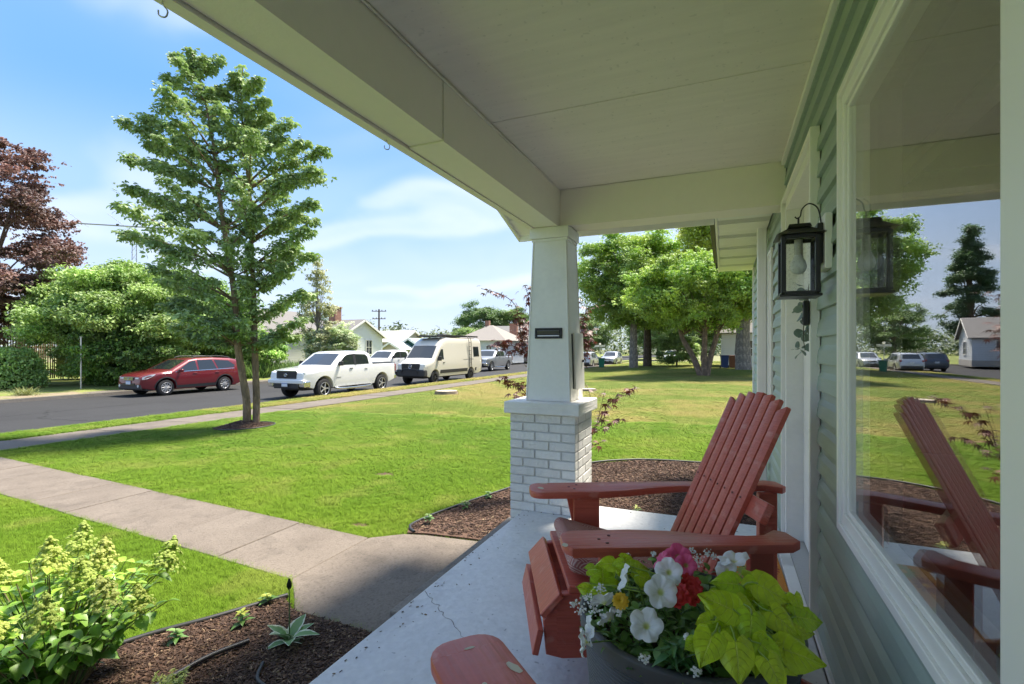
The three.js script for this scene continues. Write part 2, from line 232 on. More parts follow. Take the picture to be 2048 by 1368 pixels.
// grass blades: real tufts, thinner and wider with distance
const tuft = (n, spread, h) => { const P = [], N = []; for (let i = 0; i < n; i++) { const a = rnd() * 6.283, x = gauss() * spread, z = gauss() * spread, hh = h * rr(.5, 1.0), lean = rr(.3, 1.15) * h, w = 0.0024, dx = Math.cos(a), dz = Math.sin(a);
    P.push(x + dz * w, 0, z - dx * w, x - dz * w, 0, z + dx * w, x + dx * lean, hh, z + dz * lean); for (let k = 0; k < 3; k++) N.push(dx * -.35, .93, dz * -.35); }
  const g = new THREE.BufferGeometry(); g.setAttribute('position', new THREE.Float32BufferAttribute(P, 3)); g.setAttribute('normal', new THREE.Float32BufferAttribute(N, 3)); g.setAttribute('uv', new THREE.Float32BufferAttribute(new Float32Array(n * 6), 2)); return g; };
reseed(11);
const TUFT = tuft(22, 0.026, 0.036);
M.blade = phys([1, 1, 1], 0.95, { specularIntensity: .3, transmission: 0.25, thickness: 0, side: THREE.DoubleSide });
{ const CY = Math.cos(YAW), SY = Math.sin(YAW), A = [], CA = [], B = [], CB = [], ringHit = (L, s) => Math.hypot(L - TREE[0], s - TREE[1]) < 0.6;
  const near = (poly, L, s) => inPoly(poly, L, s);
  let tries = 0;
  while (tries < 760000) { tries++;
    // sample depth with a density that falls with distance
    const d = 2.0 + 62 * Math.pow(rnd(), 2.6), r = rr(-1.16, 1.0), xc = r * d, L = -xc * CY + d * SY, s = xc * SY + d * CY;
    if (L > 14.68 || L < -22 || (L > 11.9 && L < 13.4) || s < -6) continue;
    if (L < -0.6 && s < 7.3) continue; if (L < 1.43 && s < 4) continue; if (L < -5 && s < 12) continue;
    const n = fbm(L * 1.1 + 40, s * 1.1 + 40, 0, 3, 500), m = fbm(L * .35 + 9, s * .35, 0, 3, 505);
    if (near(bedFar, L, s) || near(bedNear, L, s) || ringHit(L, s)) continue;
    if (L < 11.92 && L > 1.6 && s > wlo(L) + .01 && s < whi(L) - .01 && L > 2.70) continue; if (near(landing, L, s)) continue;
    if (bare.some(([bl, bs, a, b]) => ((L - bl) / a) ** 2 + ((s - bs) / b) ** 2 < .45 + .8 * rnd())) continue;
    const own = s < yardEdge(L) && L < 12, strip = L > 13.4, lush = own || (strip && s < 10.2);
    const dry = lush ? 0.10 * sstep(.55, .75, n) : 0.25 + 0.75 * sstep(.38, .66, m * .6 + n * .4) * (1 - .5 * sstep(16, 40, s) * (L < 9 ? 1 : 0));
    const h = (lush ? .75 + .8 * m * rnd() + (rnd() > .985 ? .7 : 0) : .95) * rr(.75, 1.2) * (strip ? 1.5 : 1), w = clamp(d / 5, 1, 4), k = rr(.72, 1.25);
    const col = lerp3(lerp3(lerp3([.100, .202, .010], [.185, .283, .022], clamp(n * .7 + m * .8 - .25 + rr(-.2, .2), 0, 1)), [.29, .31, .07], .4 * sstep(.54, .74, fbm(L * 2.6 + 70, s * 2.6, 0, 3, 515))), [.35, .30, .09], dry);
    A.push(mat4(V(L, gy(L) - (own || strip || L > 11.9 ? 0.004 : 0.039), s), 0, rnd() * 6.283, 0, w, h * Math.min(1.6, .9 + .1 * w), w)); CA.push(tint(col, k));
  }
  const gm = instances(scene, 'grass', TUFT, M.blade, A, CA); gm.userData = { kind: 'stuff', label: 'short mown grass of the front lawns', category: 'grass' };
  console.log('tufts', A.length);
}
// mulch chips
reseed(21);
{ const chip = new THREE.BoxGeometry(1, 1, 1); const Ms = [], Cs = [];
  const put = (L, s, y, k) => { const l = rr(.010, .040) * k; Ms.push(mat4(V(L, y + .004, s), rr(-.45, .45), rnd() * 6.283, rr(-.45, .45), l, rr(.002, .006) * k, rr(.003, .009) * k)); const t = rnd(), w = rnd(); Cs.push(w > .95 ? [.26, .18, .11] : tint(lerp3([.050, .027, .018], [.155, .092, .058], t * t), rr(.7, 1.2))); };
  for (let i = 0; i < 24000; i++) { const L = rr(1.46, 3.1), s = rr(.2, 2.36); if (inPoly(bedNear, L, s)) put(L, s, bedTop(L), 1); }
  for (let i = 0; i < 24000; i++) { const L = rr(-.34, 2.56), s = rr(3.68, 7.26); if (inPoly(bedFar, L, s)) put(L, s, bedTop(L), 1.15); }
  for (let i = 0; i < 2600; i++) { const a = rnd() * 6.283, q = .61 * Math.sqrt(rnd()), L = TREE[0] + q * Math.cos(a), s = TREE[1] + q * Math.sin(a); put(L, s, moundY(L, s), 1.6); }
  const mc = instances(scene, 'mulch_chips', chip, std([1, 1, 1], .9), Ms, Cs); mc.userData = { kind: 'stuff', label: 'brown bark mulch chips covering the planting beds', category: 'mulch' }; }
// cut tree stumps in the neighbouring lawn
function stump(L, s, r, h, label) { const t = thing('tree_stump', label, 'stump', 'stumps in the lawn'); t.position.copy(V(L, gy(L) - 0.06, s));
  const g = new THREE.CylinderGeometry(r, r * 1.12, h, 22, 2); const p = g.attributes.position; for (let i = 0; i < p.count; i++) { const a = Math.atan2(p.getZ(i), p.getX(i)), k = 1 + .08 * Math.sin(a * 3 + 1) + .05 * Math.sin(a * 7); p.setX(i, p.getX(i) * k); p.setZ(i, p.getZ(i) * k); } g.translate(0, h / 2, 0); g.computeVertexNormals();
  part(t, 'bark', g, std([.26, .20, .14], .95, { bumpMap: barkBump, bumpScale: .03 })); const c = new THREE.CircleGeometry(r * .95, 22); c.rotateX(-Math.PI / 2); c.translate(0, h + .003, 0); part(t, 'cut_face', c, std([.50, .43, .34], .9, { bumpMap: fineBump, bumpScale: .006 })); }
stump(10.2, 17.4, 0.44, 0.17, 'wide low tree stump near the sidewalk beside the parked vehicles');
stump(5.0, 19.6, 0.33, 0.12, 'small pale stump in the lawn behind the brick pier');

{ // hairline cracks in the painted porch floor
  reseed(23); const crack = (L0, s0, L1, s1, n, amp) => { const P = []; let pts = []; for (let i = 0; i <= n; i++) { const t = i / n; pts.push([mix(L0, L1, t) + (i && i < n ? rr(-amp, amp) : 0), mix(s0, s1, t) + (i && i < n ? rr(-amp, amp) : 0)]); } for (let i = 0; i < n; i++) { const [a, b] = pts[i], [c, d] = pts[i + 1], l = Math.hypot(c - a, d - b), w = rr(.0006, .0014), nx = -(d - b) / l * w, ny = (c - a) / l * w; const q = [[a + nx, b + ny], [a - nx, b - ny], [c - nx, d - ny], [c + nx, d + ny]]; for (const k of [0, 2, 1, 0, 3, 2]) P.push(-q[k][0], PORCH + .0012, -q[k][1]); } const g = new THREE.BufferGeometry(); g.setAttribute('position', new THREE.Float32BufferAttribute(P, 3)); g.computeVertexNormals(); return setUV(g); };
  structure('floor_crack', crack(1.405, 2.18, .98, 1.86, 22, .010), M.soil);
  const tar = std([.03, .03, .031], .7), road = (a, b, c, d, n, amp, w) => { const g = crack(a, b, c, d, n, amp), p = g.attributes.position; for (let i = 0; i < p.count; i++) p.setY(i, .004); return g; };
  const wide = (pts, w) => { const P = []; for (let i = 0; i < pts.length - 1; i++) { const [a, b] = pts[i], [c, d] = pts[i + 1], l = Math.hypot(c - a, d - b), k = w * rr(.6, 1.3), nx = -(d - b) / l * k, ny = (c - a) / l * k, q = [[a + nx, b + ny], [a - nx, b - ny], [c - nx, d - ny], [c + nx, d + ny]]; for (const j of [0, 2, 1, 0, 3, 2]) P.push(-q[j][0], .004, -q[j][1]); } const g = new THREE.BufferGeometry(); g.setAttribute('position', new THREE.Float32BufferAttribute(P, 3)); g.computeVertexNormals(); return setUV(g); };
  const wig = (a, b, c, d, n, amp) => { const o = []; for (let i = 0; i <= n; i++) { const t = i / n; o.push([mix(a, c, t) + rr(-amp, amp), mix(b, d, t) + rr(-amp, amp)]); } return o; };
  structure('road_crack', wide(wig(14.9, 8.6, 18.2, 8.0, 14, .10), .018), tar); structure('road_crack', wide(wig(18.2, 8.0, 20.4, 9.2, 10, .10), .014), tar); structure('road_crack', wide(wig(17.3, 8.2, 17.0, 11.0, 10, .08), .012), tar); structure('road_crack', wide(wig(19.8, 5, 19.7, 40, 60, .03), .02), tar); }

{ // bits of bark and dry leaf blown onto the porch floor
  reseed(27); const A = [], C = []; for (let i = 0; i < 150; i++) { const e = rnd(), L = e < .45 ? 1.41 - Math.abs(gauss()) * .12 : e < .75 ? -.30 + Math.abs(gauss()) * .12 : rr(-.25, 1.38), s = rr(1.3, 3.85), l = rr(.003, .014); A.push(mat4(V(L, PORCH + .0022, s), rr(-.2, .2), rnd() * 6.28, rr(-.2, .2), l, .0012, l * rr(.2, .6))); C.push(tint(lerp3([.05, .03, .02], [.22, .16, .09], rnd()), 1)); }
  const m = instances(scene, 'floor_litter', new THREE.BoxGeometry(1, 1, 1), std([1, 1, 1], .9), A, C); m.userData = { kind: 'stuff', label: 'tiny bits of bark scattered on the porch floor', category: 'litter' }; }
// ---------------------------------------------------------------- the house with its porch
const house = thing('house', 'green clapboard house with white porch, picture window and square brick pier', 'house');
const WL = -0.38, DOOR = [2.55, 3.66, 2.95], WIN = [0.30, 2.005, 1.43, 2.89], WIN2 = [4.64, 4.95, 1.43, 2.85], HEND = 7.45, HBEG = -5, CEIL = 3.27;
{ // structural wall pieces behind the siding (openings left free)
  const w = [[HBEG, WIN[0], .1, 3.4], [WIN[0], WIN[1], .1, WIN[2]], [WIN[0], WIN[1], WIN[3], 3.4], [WIN[1], DOOR[0], .1, 3.4], [DOOR[0], DOOR[1], DOOR[2], 3.4], [DOOR[0], DOOR[1], .1, PORCH + .01], [DOOR[1], WIN2[0], .1, 3.4], [WIN2[0], WIN2[1], .1, WIN2[2]], [WIN2[0], WIN2[1], WIN2[3], 3.4], [WIN2[1], HEND, .1, 3.4]];
  const inner = std([.34, .31, .27], .9);
  for (const [a, b, y0, y1] of w) part(house, 'wall', lbox(WL - .012, WL - .16, y0, y1, a, b), inner);
  for (const [L0, L1, s0, s1] of [[WL - .16, -7, HEND - .15, HEND - .002], [WL - .16, -7, HBEG, HBEG + .15], [-7, -7.15, HBEG, HEND]]) part(house, 'wall', lbox(L0, L1, .1, 3.4, s0, s1), inner);
  part(house, 'interior_beam', lbox(-1.0, -1.08, 3.08, 3.16, -2, 5), M.vinylWhite);
  part(house, 'interior_floor', lbox(WL - .16, -7, .6, .8, HBEG + .15, HEND - .15), std([.12, .08, .05], .5));
  part(house, 'interior_ceiling', lbox(WL - .16, -7, 3.2, 3.3, HBEG + .15, HEND - .15), std([.5, .48, .45], .9));
}
// lapped siding boards: one mesh per board
{ const EXP = 0.1145, prof = [[0, 0], [.0205, .001], [.0212, .006], [.0155, .058], [.0085, .074], [.0052, .080], [.0030, .112], [.0030, .124], [0, .124]];
  const shape = new THREE.Shape(prof.map(([o, y]) => new THREE.Vector2(o, y)));
  const cache = new Map();
  const board = (a, b, k, v) => { const len = +(b - a).toFixed(3); if (!cache.has(len)) { const g = new THREE.ExtrudeGeometry(shape, { depth: len, bevelEnabled: false, steps: 1 }); g.scale(-1, 1, 1); const ix = g.toNonIndexed(), p = ix.attributes.position; for (let i = 0; i < p.count; i += 3) for (const at of [p]) { const x = at.getX(i + 1), y = at.getY(i + 1), z = at.getZ(i + 1); at.setXYZ(i + 1, at.getX(i + 2), at.getY(i + 2), at.getZ(i + 2)); at.setXYZ(i + 2, x, y, z); } ix.computeVertexNormals(); const n = setUV(ix), uv = n.attributes.uv; cache.set(len, n); }
    const m = part(house, 'siding_board', cache.get(len), M.siding[(k + v + 30) % 3]); m.position.copy(V(WL - .012, PORCH + .03 + k * EXP, b)); m.position.z = -b; };
  for (let k = -3; k < 22; k++) { const y = PORCH + .03 + k * EXP, y1 = y + EXP; if (y1 > CEIL + .1) break;
    let cuts = []; if (y1 > WIN[2] - .02 && y < WIN[3] - .01) cuts.push([WIN[0] - .03, WIN[1] + .022]); if (y < DOOR[2] - .02) cuts.push([DOOR[0] - .045, DOOR[1] + .05]); if (y1 > WIN2[2] && y < WIN2[3]) cuts.push([WIN2[0] - .03, WIN2[1] + .03]);
    let a = k < 0 ? 3.95 : -1.2; const end = HEND - .07; cuts.sort((p, q) => p[0] - q[0]);
    for (const [c0, c1] of cuts) { if (c0 > a + .02) board(a, c0, k, 0); a = Math.max(a, c1); } if (end > a + .02) board(a, end, k, 1); }
  part(house, 'corner_post', lbox(WL - .01, WL + .022, .2, 3.12, HEND - .075, HEND + .01, .004), M.vinylWhite);
  part(house, 'base_trim', lbox(WL + .004, WL + .020, PORCH + .001, PORCH + .030, -1.2, DOOR[0] - .03), M.vinylWhite);
}
// windows: frame, sill, two panes of glazing
M.pane = phys([1, 1, 1], 0.0, { transmission: 1, thickness: 0, ior: 2.7 });
function windowUnit(name, s0, s1, y0, y1, mull, fw) {
  const w = holder(house, name), i = WL - .05;
  const fr = (a, b, c, d, nm = 'frame') => part(w, nm, lbox(WL + .012, i, c, d, a, b, .003), M.vinylWhite);
  fr(s0, s0 + fw, y0, y1); fr(s1 - fw, s1, y0, y1); fr(s0 + fw, s1 - fw, y1 - fw, y1); fr(s0 + fw, s1 - fw, y0, y0 + fw);
  const lip = (a, b, c, d) => part(w, 'trim_lip', lbox(WL + .022, WL + .002, c, d, a, b, .003), M.vinylWhite);
  lip(s0 - .016, s0 + .012, y0 - .016, y1 + .016); lip(s1 - .012, s1 + .016, y0 - .016, y1 + .016); lip(s0 + .013, s1 - .013, y1 - .012, y1 + .016); lip(s0 + .013, s1 - .013, y0 - .016, y0 + .012);
  const spans = []; let a = s0 + fw; for (const m of mull) { part(w, 'mullion', lbox(WL + .020, i, y0 + fw + .001, y1 - fw - .001, m[0], m[1], .004), M.vinylWhite); spans.push([a, m[0]]); a = m[1]; } spans.push([a, s1 - fw]);
  for (const [p, q] of spans) { const st = .018;
    const rg = (e, f, c, d) => part(w, 'sash', lbox(WL + .004, i - .006, c, d, e, f, .003), M.vinylWhite);
    rg(p + .001, p + st, y0 + fw + .001, y1 - fw - .001); rg(q - st, q - .001, y0 + fw + .001, y1 - fw - .001); rg(p + st, q - st, y1 - fw - st, y1 - fw - .001); rg(p + st, q - st, y0 + fw + .001, y0 + fw + st);
    const pane = (L) => { const g = new THREE.PlaneGeometry(q - p - 2 * st + .01, y1 - y0 - 2 * fw - 2 * st + .01); g.rotateY(-Math.PI / 2); const m = part(w, 'pane', g, M.pane); m.position.copy(V(L, (y0 + y1) / 2, (p + q) / 2)); };
    pane(WL - .004); pane(WL - .014); }
}
windowUnit('picture_window', WIN[0], WIN[1], WIN[2], WIN[3], [[.70, .922]], .052);
windowUnit('side_window', WIN2[0], WIN2[1], WIN2[2], WIN2[3], [], .05);
// front door in its recess
{ const d = holder(house, 'front_door'), rec = WL - .115;
  part(d, 'jamb', lbox(WL + .012, rec, PORCH + .012, DOOR[2], DOOR[1] - .035, DOOR[1] + .02, .003), M.white);
  part(d, 'jamb', lbox(WL + .012, rec, PORCH + .012, DOOR[2], DOOR[0] - .02, DOOR[0] + .03, .003), M.white);
  part(d, 'head', lbox(WL + .012, rec, DOOR[2] - .035, DOOR[2] + .02, DOOR[0] + .031, DOOR[1] - .036, .003), M.white);
  part(d, 'door_leaf', lbox(rec + .03, rec - .02, PORCH + .03, DOOR[2] - .036, DOOR[0] + .032, DOOR[1] - .037, .003), M.white);
  for (const [y0, y1] of [[1.0, 1.55], [1.65, 2.2], [2.3, 2.8]]) for (const [a, b] of [[DOOR[0] + .16, 3.05], [3.15, DOOR[1] - .16]]) part(d, 'panel', lbox(rec + .036, rec + .02, y0, y1, a, b, .006), M.white);
  part(d, 'casing', lbox(WL + .034, WL - .005, PORCH + .032, DOOR[2] + .045, DOOR[0] - .045, DOOR[0] - .021, .004), M.vinylWhite);
  part(d, 'casing', lbox(WL + .030, WL + .012, PORCH + .032, DOOR[2] + .045, DOOR[0] - .020, DOOR[0] + .014, .003), M.vinylWhite);
  part(d, 'casing', lbox(WL + .034, WL - .005, PORCH + .012, DOOR[2] + .045, DOOR[1] + .021, DOOR[1] + .05, .004), M.vinylWhite);
  part(d, 'casing', lbox(WL + .034, WL - .005, DOOR[2] + .021, DOOR[2] + .045, DOOR[0] - .02, DOOR[1] + .02, .004), M.vinylWhite);
  part(d, 'threshold', lbox(WL + .015, rec + .005, PORCH + .001, PORCH + .022, DOOR[0] + .031, DOOR[1] - .036, .003), std([.42, .41, .39], .6, { bumpMap: woodBump, bumpScale: .002 }));
  part(d, 'sill_board', lbox(WL + .075, WL + .016, PORCH + .001, PORCH + .026, DOOR[0] - .01, DOOR[1] + .0, .004), std([1, 1, 1], .6, { map: whiteMix([.74, .73, .70], .3, 360) }));
  const kn = new THREE.SphereGeometry(.03, 14, 10); kn.translate(-(rec + .07), 1.8, -(DOOR[0] + .12)); part(d, 'door_knob', kn, M.steel);
}
// porch ceiling panels, beams, trim
{ const seams = [-2.55, -1.17, .05, 1.27, 2.49, 3.75]; for (let i = 0; i < 5; i++) part(house, 'ceiling_panel', lbox(WL + .0, 1.20, CEIL + .0015 * (i % 2), CEIL + .02, seams[i] + .0015, seams[i + 1] - .0015), M.ceiling);
  part(house, 'crown_trim', lbox(WL + .006, WL + .030, CEIL - .032, CEIL - .003, -2.5, 3.74, .004), M.vinylWhite);
  part(house, 'porch_beam', lbox(1.185, 1.368, 2.985, CEIL + .1, -2.5, 1.985), M.beam);
  part(house, 'porch_beam', lbox(1.180, 1.370, 2.978, CEIL + .1, 1.989, 3.97), M.beam);
  part(house, 'beam_trim', lbox(1.374, 1.42, 2.972, CEIL + .14, -2.5, 4.05), M.beam);
  part(house, 'porch_cross_beam', lbox(WL + .0, 1.178, 2.985, CEIL + .1, 3.755, 3.97), M.beam);
  // cover strips at the ceiling edge, slightly bowed
  const strip = []; for (let s = -2.4; s <= 3.75; s += .3) strip.push(V(1.176, CEIL - .006 - .010 * Math.abs(Math.sin(s * 1.7 + .6)), s)); part(house, 'ceiling_bead', tube(strip, .006, 80, 5), M.beam);
  part(house, 'ceiling_bead', tube([V(1.16, CEIL - .004, 3.752), V(.6, CEIL - .007, 3.75), V(0, CEIL - .003, 3.752), V(-.34, CEIL - .004, 3.75)], .005, 30, 5), M.beam);
}
// tapered column on a brick pier
{ const c = holder(house, 'porch_column'), P = { L0: 1.0, L1: 1.53, s0: 3.57, s1: 4.07 };
  part(c, 'pier_core', lbox(P.L0 + .008, P.L1 - .008, .36, 1.53, P.s0 + .008, P.s1 - .008), M.mortar);
  reseed(31);
  const CH = .0677, full = .2032, mo = .009; let y = 1.53 - CH; const brickGeo = new Map();
  const bk = (a, b, y0, face) => { const len = +(b - a - mo).toFixed(3), key = len; if (!brickGeo.has(key)) { const g = new RoundedBoxGeometry(len, CH - mo, .07, 1, .004); brickGeo.set(key, setUV(g)); }
    const m = part(c, 'brick', brickGeo.get(key), M.brick[Math.floor(rnd() * 3)]), mid = (a + b) / 2, jx = rr(-.0015, .0015);
    if (face === 'near') m.position.set(-mid, y0 + CH / 2, -(P.s0 + .035 + jx)); else if (face === 'far') m.position.set(-mid, y0 + CH / 2, -(P.s1 - .035 + jx));
    else { m.rotation.y = Math.PI / 2; m.position.set(face === 'in' ? -(P.L0 + .035 + jx) : -(P.L1 - .035 + jx), y0 + CH / 2, -mid); } };
  for (let r = 0; y > .34; r++, y -= CH) {
    const run = (a, b, first, face) => { let p = a, l = first; while (p < b - .02) { let q = Math.min(b, p + l); if (b - q < .03) q = b; bk(p, q, y, face); p = q; l = full + .006; } };
    const W = P.L1 - P.L0, odd = r % 2;
    run(P.L0, P.L1, odd ? full + .006 : .112, 'near'); run(P.L0, P.L1, odd ? .112 : full + .006, 'far');
    run(P.s0 + .072, P.s1 - .072, odd ? .13 : full + .006, 'in'); run(P.s0 + .072, P.s1 - .072, odd ? full + .006 : .13, 'out'); }
  part(c, 'pier_cap', lbox(P.L0 - .035, P.L1 + .035, 1.532, 1.622, P.s0 - .035, P.s1 + .035, .008), M.capWhite);
  const cl = 1.25, cs = 3.845, hb = .178, ht = .134, y0 = 1.624, y1 = 2.925;
  const fr = new THREE.CylinderGeometry(ht * Math.SQRT2, hb * Math.SQRT2, y1 - y0, 4, 1); fr.rotateY(Math.PI / 4); fr.translate(-cl, (y0 + y1) / 2, -cs); const shf = setUV(toCreasedNormals(fr.toNonIndexed(), .3)); part(c, 'shaft', shf, M.white);
  // corner boards on the shaft
  for (const sx of [-1, 1]) for (const sz of [-1, 1]) part(c, 'corner_board', setUV(taper(v3(-cl + sx * (hb - .004), y0, -cs + sz * (hb - .004)), v3(-cl + sx * (ht - .004), y1, -cs + sz * (ht - .004)), .010, .010, 4)), M.white);
  part(c, 'capital', lbox(cl - .158, cl + .158, 2.89, 2.976, cs - .158, cs + .150, .004), M.white);
  part(c, 'necking', lbox(cl - .146, cl + .146, 2.868, 2.889, cs - .146, cs + .140, .003), M.white);
  const hw = (y) => mix(hb, ht, (y - y0) / (y1 - y0)), my = 2.148, tilt = Math.atan((hb - ht) / (y1 - y0));
  const slot = (nm, w, h, d, dx, dy, out, m, rx = 0) => { const q = part(c, nm, box(w, h, d, 0, 0, 0, .003), m); q.position.set(-cl + dx, my + dy, -cs + hw(my) + out - dy * Math.tan(tilt)); q.rotation.x = -tilt + rx; };
  slot('mail_slot_frame', .222, .014, .014, 0, .034, .004, M.darkMetal); slot('mail_slot_frame', .222, .014, .014, 0, -.034, .004, M.darkMetal); slot('mail_slot_frame', .018, .054, .014, -.102, 0, .004, M.darkMetal); slot('mail_slot_frame', .018, .054, .014, .102, 0, .004, M.darkMetal);
  slot('mail_slot_back', .19, .06, .004, 0, 0, .002, M.black); slot('mail_slot_flap', .178, .034, .004, 0, .006, .010, std([.16, .16, .17], .3, { metalness: .7 }), .35); slot('mail_slot_bar', .178, .010, .008, 0, -.02, .008, M.steel);
  // hatch on the house side of the column
  const hat = (nm, g, m) => { const q = part(c, nm, g, m); q.position.set(-cl + hw(1.93), 1.93, -cs); q.rotation.z = tilt; return q; };
  hat('hatch_opening', box(.006, .43, .17, .002, 0, .0), M.black); const hp = hat('hatch_door', box(.016, .44, .18, .022, 0, -.02, .003), M.white); hp.rotation.y = -.12;
  const kb = hat('hatch_knob', (() => { const g = new THREE.SphereGeometry(.012, 10, 8); g.translate(.045, .0, -.07); return g; })(), M.black);
}
// roofs: street-facing porch gable, main roof with its eave beyond the porch
{ const shingle = std([.05, .05, .052], .9, { bumpMap: stuccoBump, bumpScale: .01 }), EAVE = 4.36, RIDGE = .9, PIT = .35, ye = 3.075, yr = ye + (EAVE - RIDGE) * PIT, L0 = -2.2, L1 = 1.78;
  const plane = (sa, ya, sb, yb, La, Lb, th, up) => { const g = new THREE.BufferGeometry(), q = [V(La, ya, sa), V(Lb, ya, sa), V(Lb, yb, sb), V(La, yb, sb)], t = q.map((p) => p.clone().add(v3(0, th, 0))), P = []; const f = (a, b, c, d) => { for (const p of [a, b, c, a, c, d]) P.push(p.x, p.y, p.z); }; f(...q); f(t[3], t[2], t[1], t[0]); for (let i = 0; i < 4; i++) { const j = (i + 1) % 4; f(q[i], t[i], t[j], q[j]); } g.setAttribute('position', new THREE.Float32BufferAttribute(P, 3)); g.computeVertexNormals(); return setUV(g); };
  part(house, 'porch_roof', plane(EAVE + .03, ye + .03, RIDGE, yr + .05, L0, L1 + .02, .05), shingle); part(house, 'porch_roof', plane(2 * RIDGE - EAVE - .03, ye + .03, RIDGE, yr + .05, L0, L1 + .02, .05), shingle);
  for (let k = 0; k < 9; k++) { const a = EAVE - .02 - k * .26, b = a - .247; part(house, 'rake_soffit_panel', plane(a, ye + (EAVE - a) * PIT, b, ye + (EAVE - b) * PIT, 1.424, L1 - .026, .012), M.vinylWhite); }
  for (let k = 0; k < 4; k++) { const La = -.3 + k * .43; part(house, 'eave_soffit_panel', plane(EAVE - .025, ye + .002, 3.98, ye + .01, La, La + .425, .01), M.vinylWhite); }
  part(house, 'rake_fascia', plane(EAVE + .02, ye - .04, RIDGE, yr - .03, L1 - .024, L1, .11), M.vinylWhite);
  part(house, 'eave_fascia', lbox(WL + .45, L1 - .025, ye - .045, ye + .055, EAVE - .022, EAVE + .0), M.vinylWhite);
  const gs = new THREE.Shape([[-4.05, 3.28], [2.3, 3.28], [-.9, 4.25]].map(([x, y]) => new THREE.Vector2(x, y))), gg = new THREE.ExtrudeGeometry(gs, { depth: .04, bevelEnabled: false }); gg.rotateY(Math.PI / 2); gg.translate(-1.40, 0, 0); part(house, 'gable_wall', setUV(gg), M.siding[0]);
  // main roof
  const mg = new THREE.BufferGeometry(); { const a = V(.10, 3.15, HEND + .18), b = V(.10, 3.15, 4.37), c = V(-4, 4.75, 4.37), d = V(-4, 4.75, HEND + .18), e = V(-8, 3.15, HEND + .18), f = V(-8, 3.15, 4.37), P = []; const q = (...k) => { for (const i of [0, 1, 2, 0, 2, 3]) P.push(k[i].x, k[i].y, k[i].z); }; const up = (p) => p.clone().add(v3(0, .08, 0)); q(a, b, c, d); q(d, c, f, e); q(up(a), up(d), up(c), up(b)); q(up(d), up(e), up(f), up(c)); q(a, up(a), up(b), b); q(a, d, up(d), up(a)); q(d, e, up(e), up(d)); q(b, up(b), up(c), c); q(c, up(c), up(f), f); mg.setAttribute('position', new THREE.Float32BufferAttribute(P, 3)); mg.computeVertexNormals(); }
  part(house, 'main_roof', setUV(mg), shingle);
  part(house, 'main_roof', plane(4.365, 3.42, HBEG - .3, 3.42, -.42, -8, .06), shingle);
  const gt = new THREE.Shape([[7.9, 3.2], [.42, 3.2], [4, 4.6]].map(([x, y]) => new THREE.Vector2(x, y))), gw = new THREE.ExtrudeGeometry(gt, { depth: .1, bevelEnabled: false }); gw.translate(0, 0, -HEND + .05); part(house, 'gable_wall', setUV(gw), M.siding[1]);
  const soff = holder(house, 'eave_soffit'); for (let i = 0; i < 21; i++) { const a = 4.42 + i * .152, vent = i % 4 === 1; part(soff, vent ? 'vent_panel' : 'soffit_panel', lbox(WL + .02, .045, 3.108 + (vent ? .002 : 0), 3.118, a, a + .148, .002), vent ? M.ventVinyl ??= std([.74, .73, .70], .5, { bumpMap: greyTex(64, .02, (u, v) => (u * 4 % 1 < .5 && v * 4 % 1 < .5) ? 0 : 1), bumpScale: .003 }) : M.vinylWhite); }
  part(house, 'eave_fascia', lbox(.046, .068, 3.10, 3.23, 4.42, HEND + .17, .003), M.vinylWhite);
  part(house, 'gutter', lbox(.070, .115, 3.13, 3.24, 4.5, 6.95, .008), M.blackPlastic);
  const ds = []; for (const [o, w] of [[0, .08]]) { ds.push(box(.078, 2.75, .07, 0, 0, 0, .006)); for (let i = 0; i < 3; i++) ds.push(box(.012, 2.74, .006, -.024 + i * .024, 0, .035)); } const dsp = part(house, 'downspout', flat(ds), M.vinylWhite); dsp.position.copy(V(WL + .062, 1.74, 5.02));
}
// ---------------------------------------------------------------- things on the porch
M.redWood = [0, 1, 2].map((i) => std([1, 1, 1], 0.38, { map: colourTex(512, 0.7, (u, v) => { const n = fbm(u * 3, v * 3, 3, 4, 400 + i * 9), g = fbm(u * 4, v * 80, 0, 3, 403 + i * 9), w = sstep(.66, .8, fbm(u * 12, v * 12, 12, 4, 406 + i * 9)); return tint(lerp3(lerp3([.54, .105, .070], [.64, .15, .10], n), [.70, .32, .27], .42 * w), 1 - .20 * g); }), bumpMap: woodBump, bumpScale: .002 }));
M.chip = std([.62, .55, .44], .8); M.screw = std([.10, .025, .02], .6);
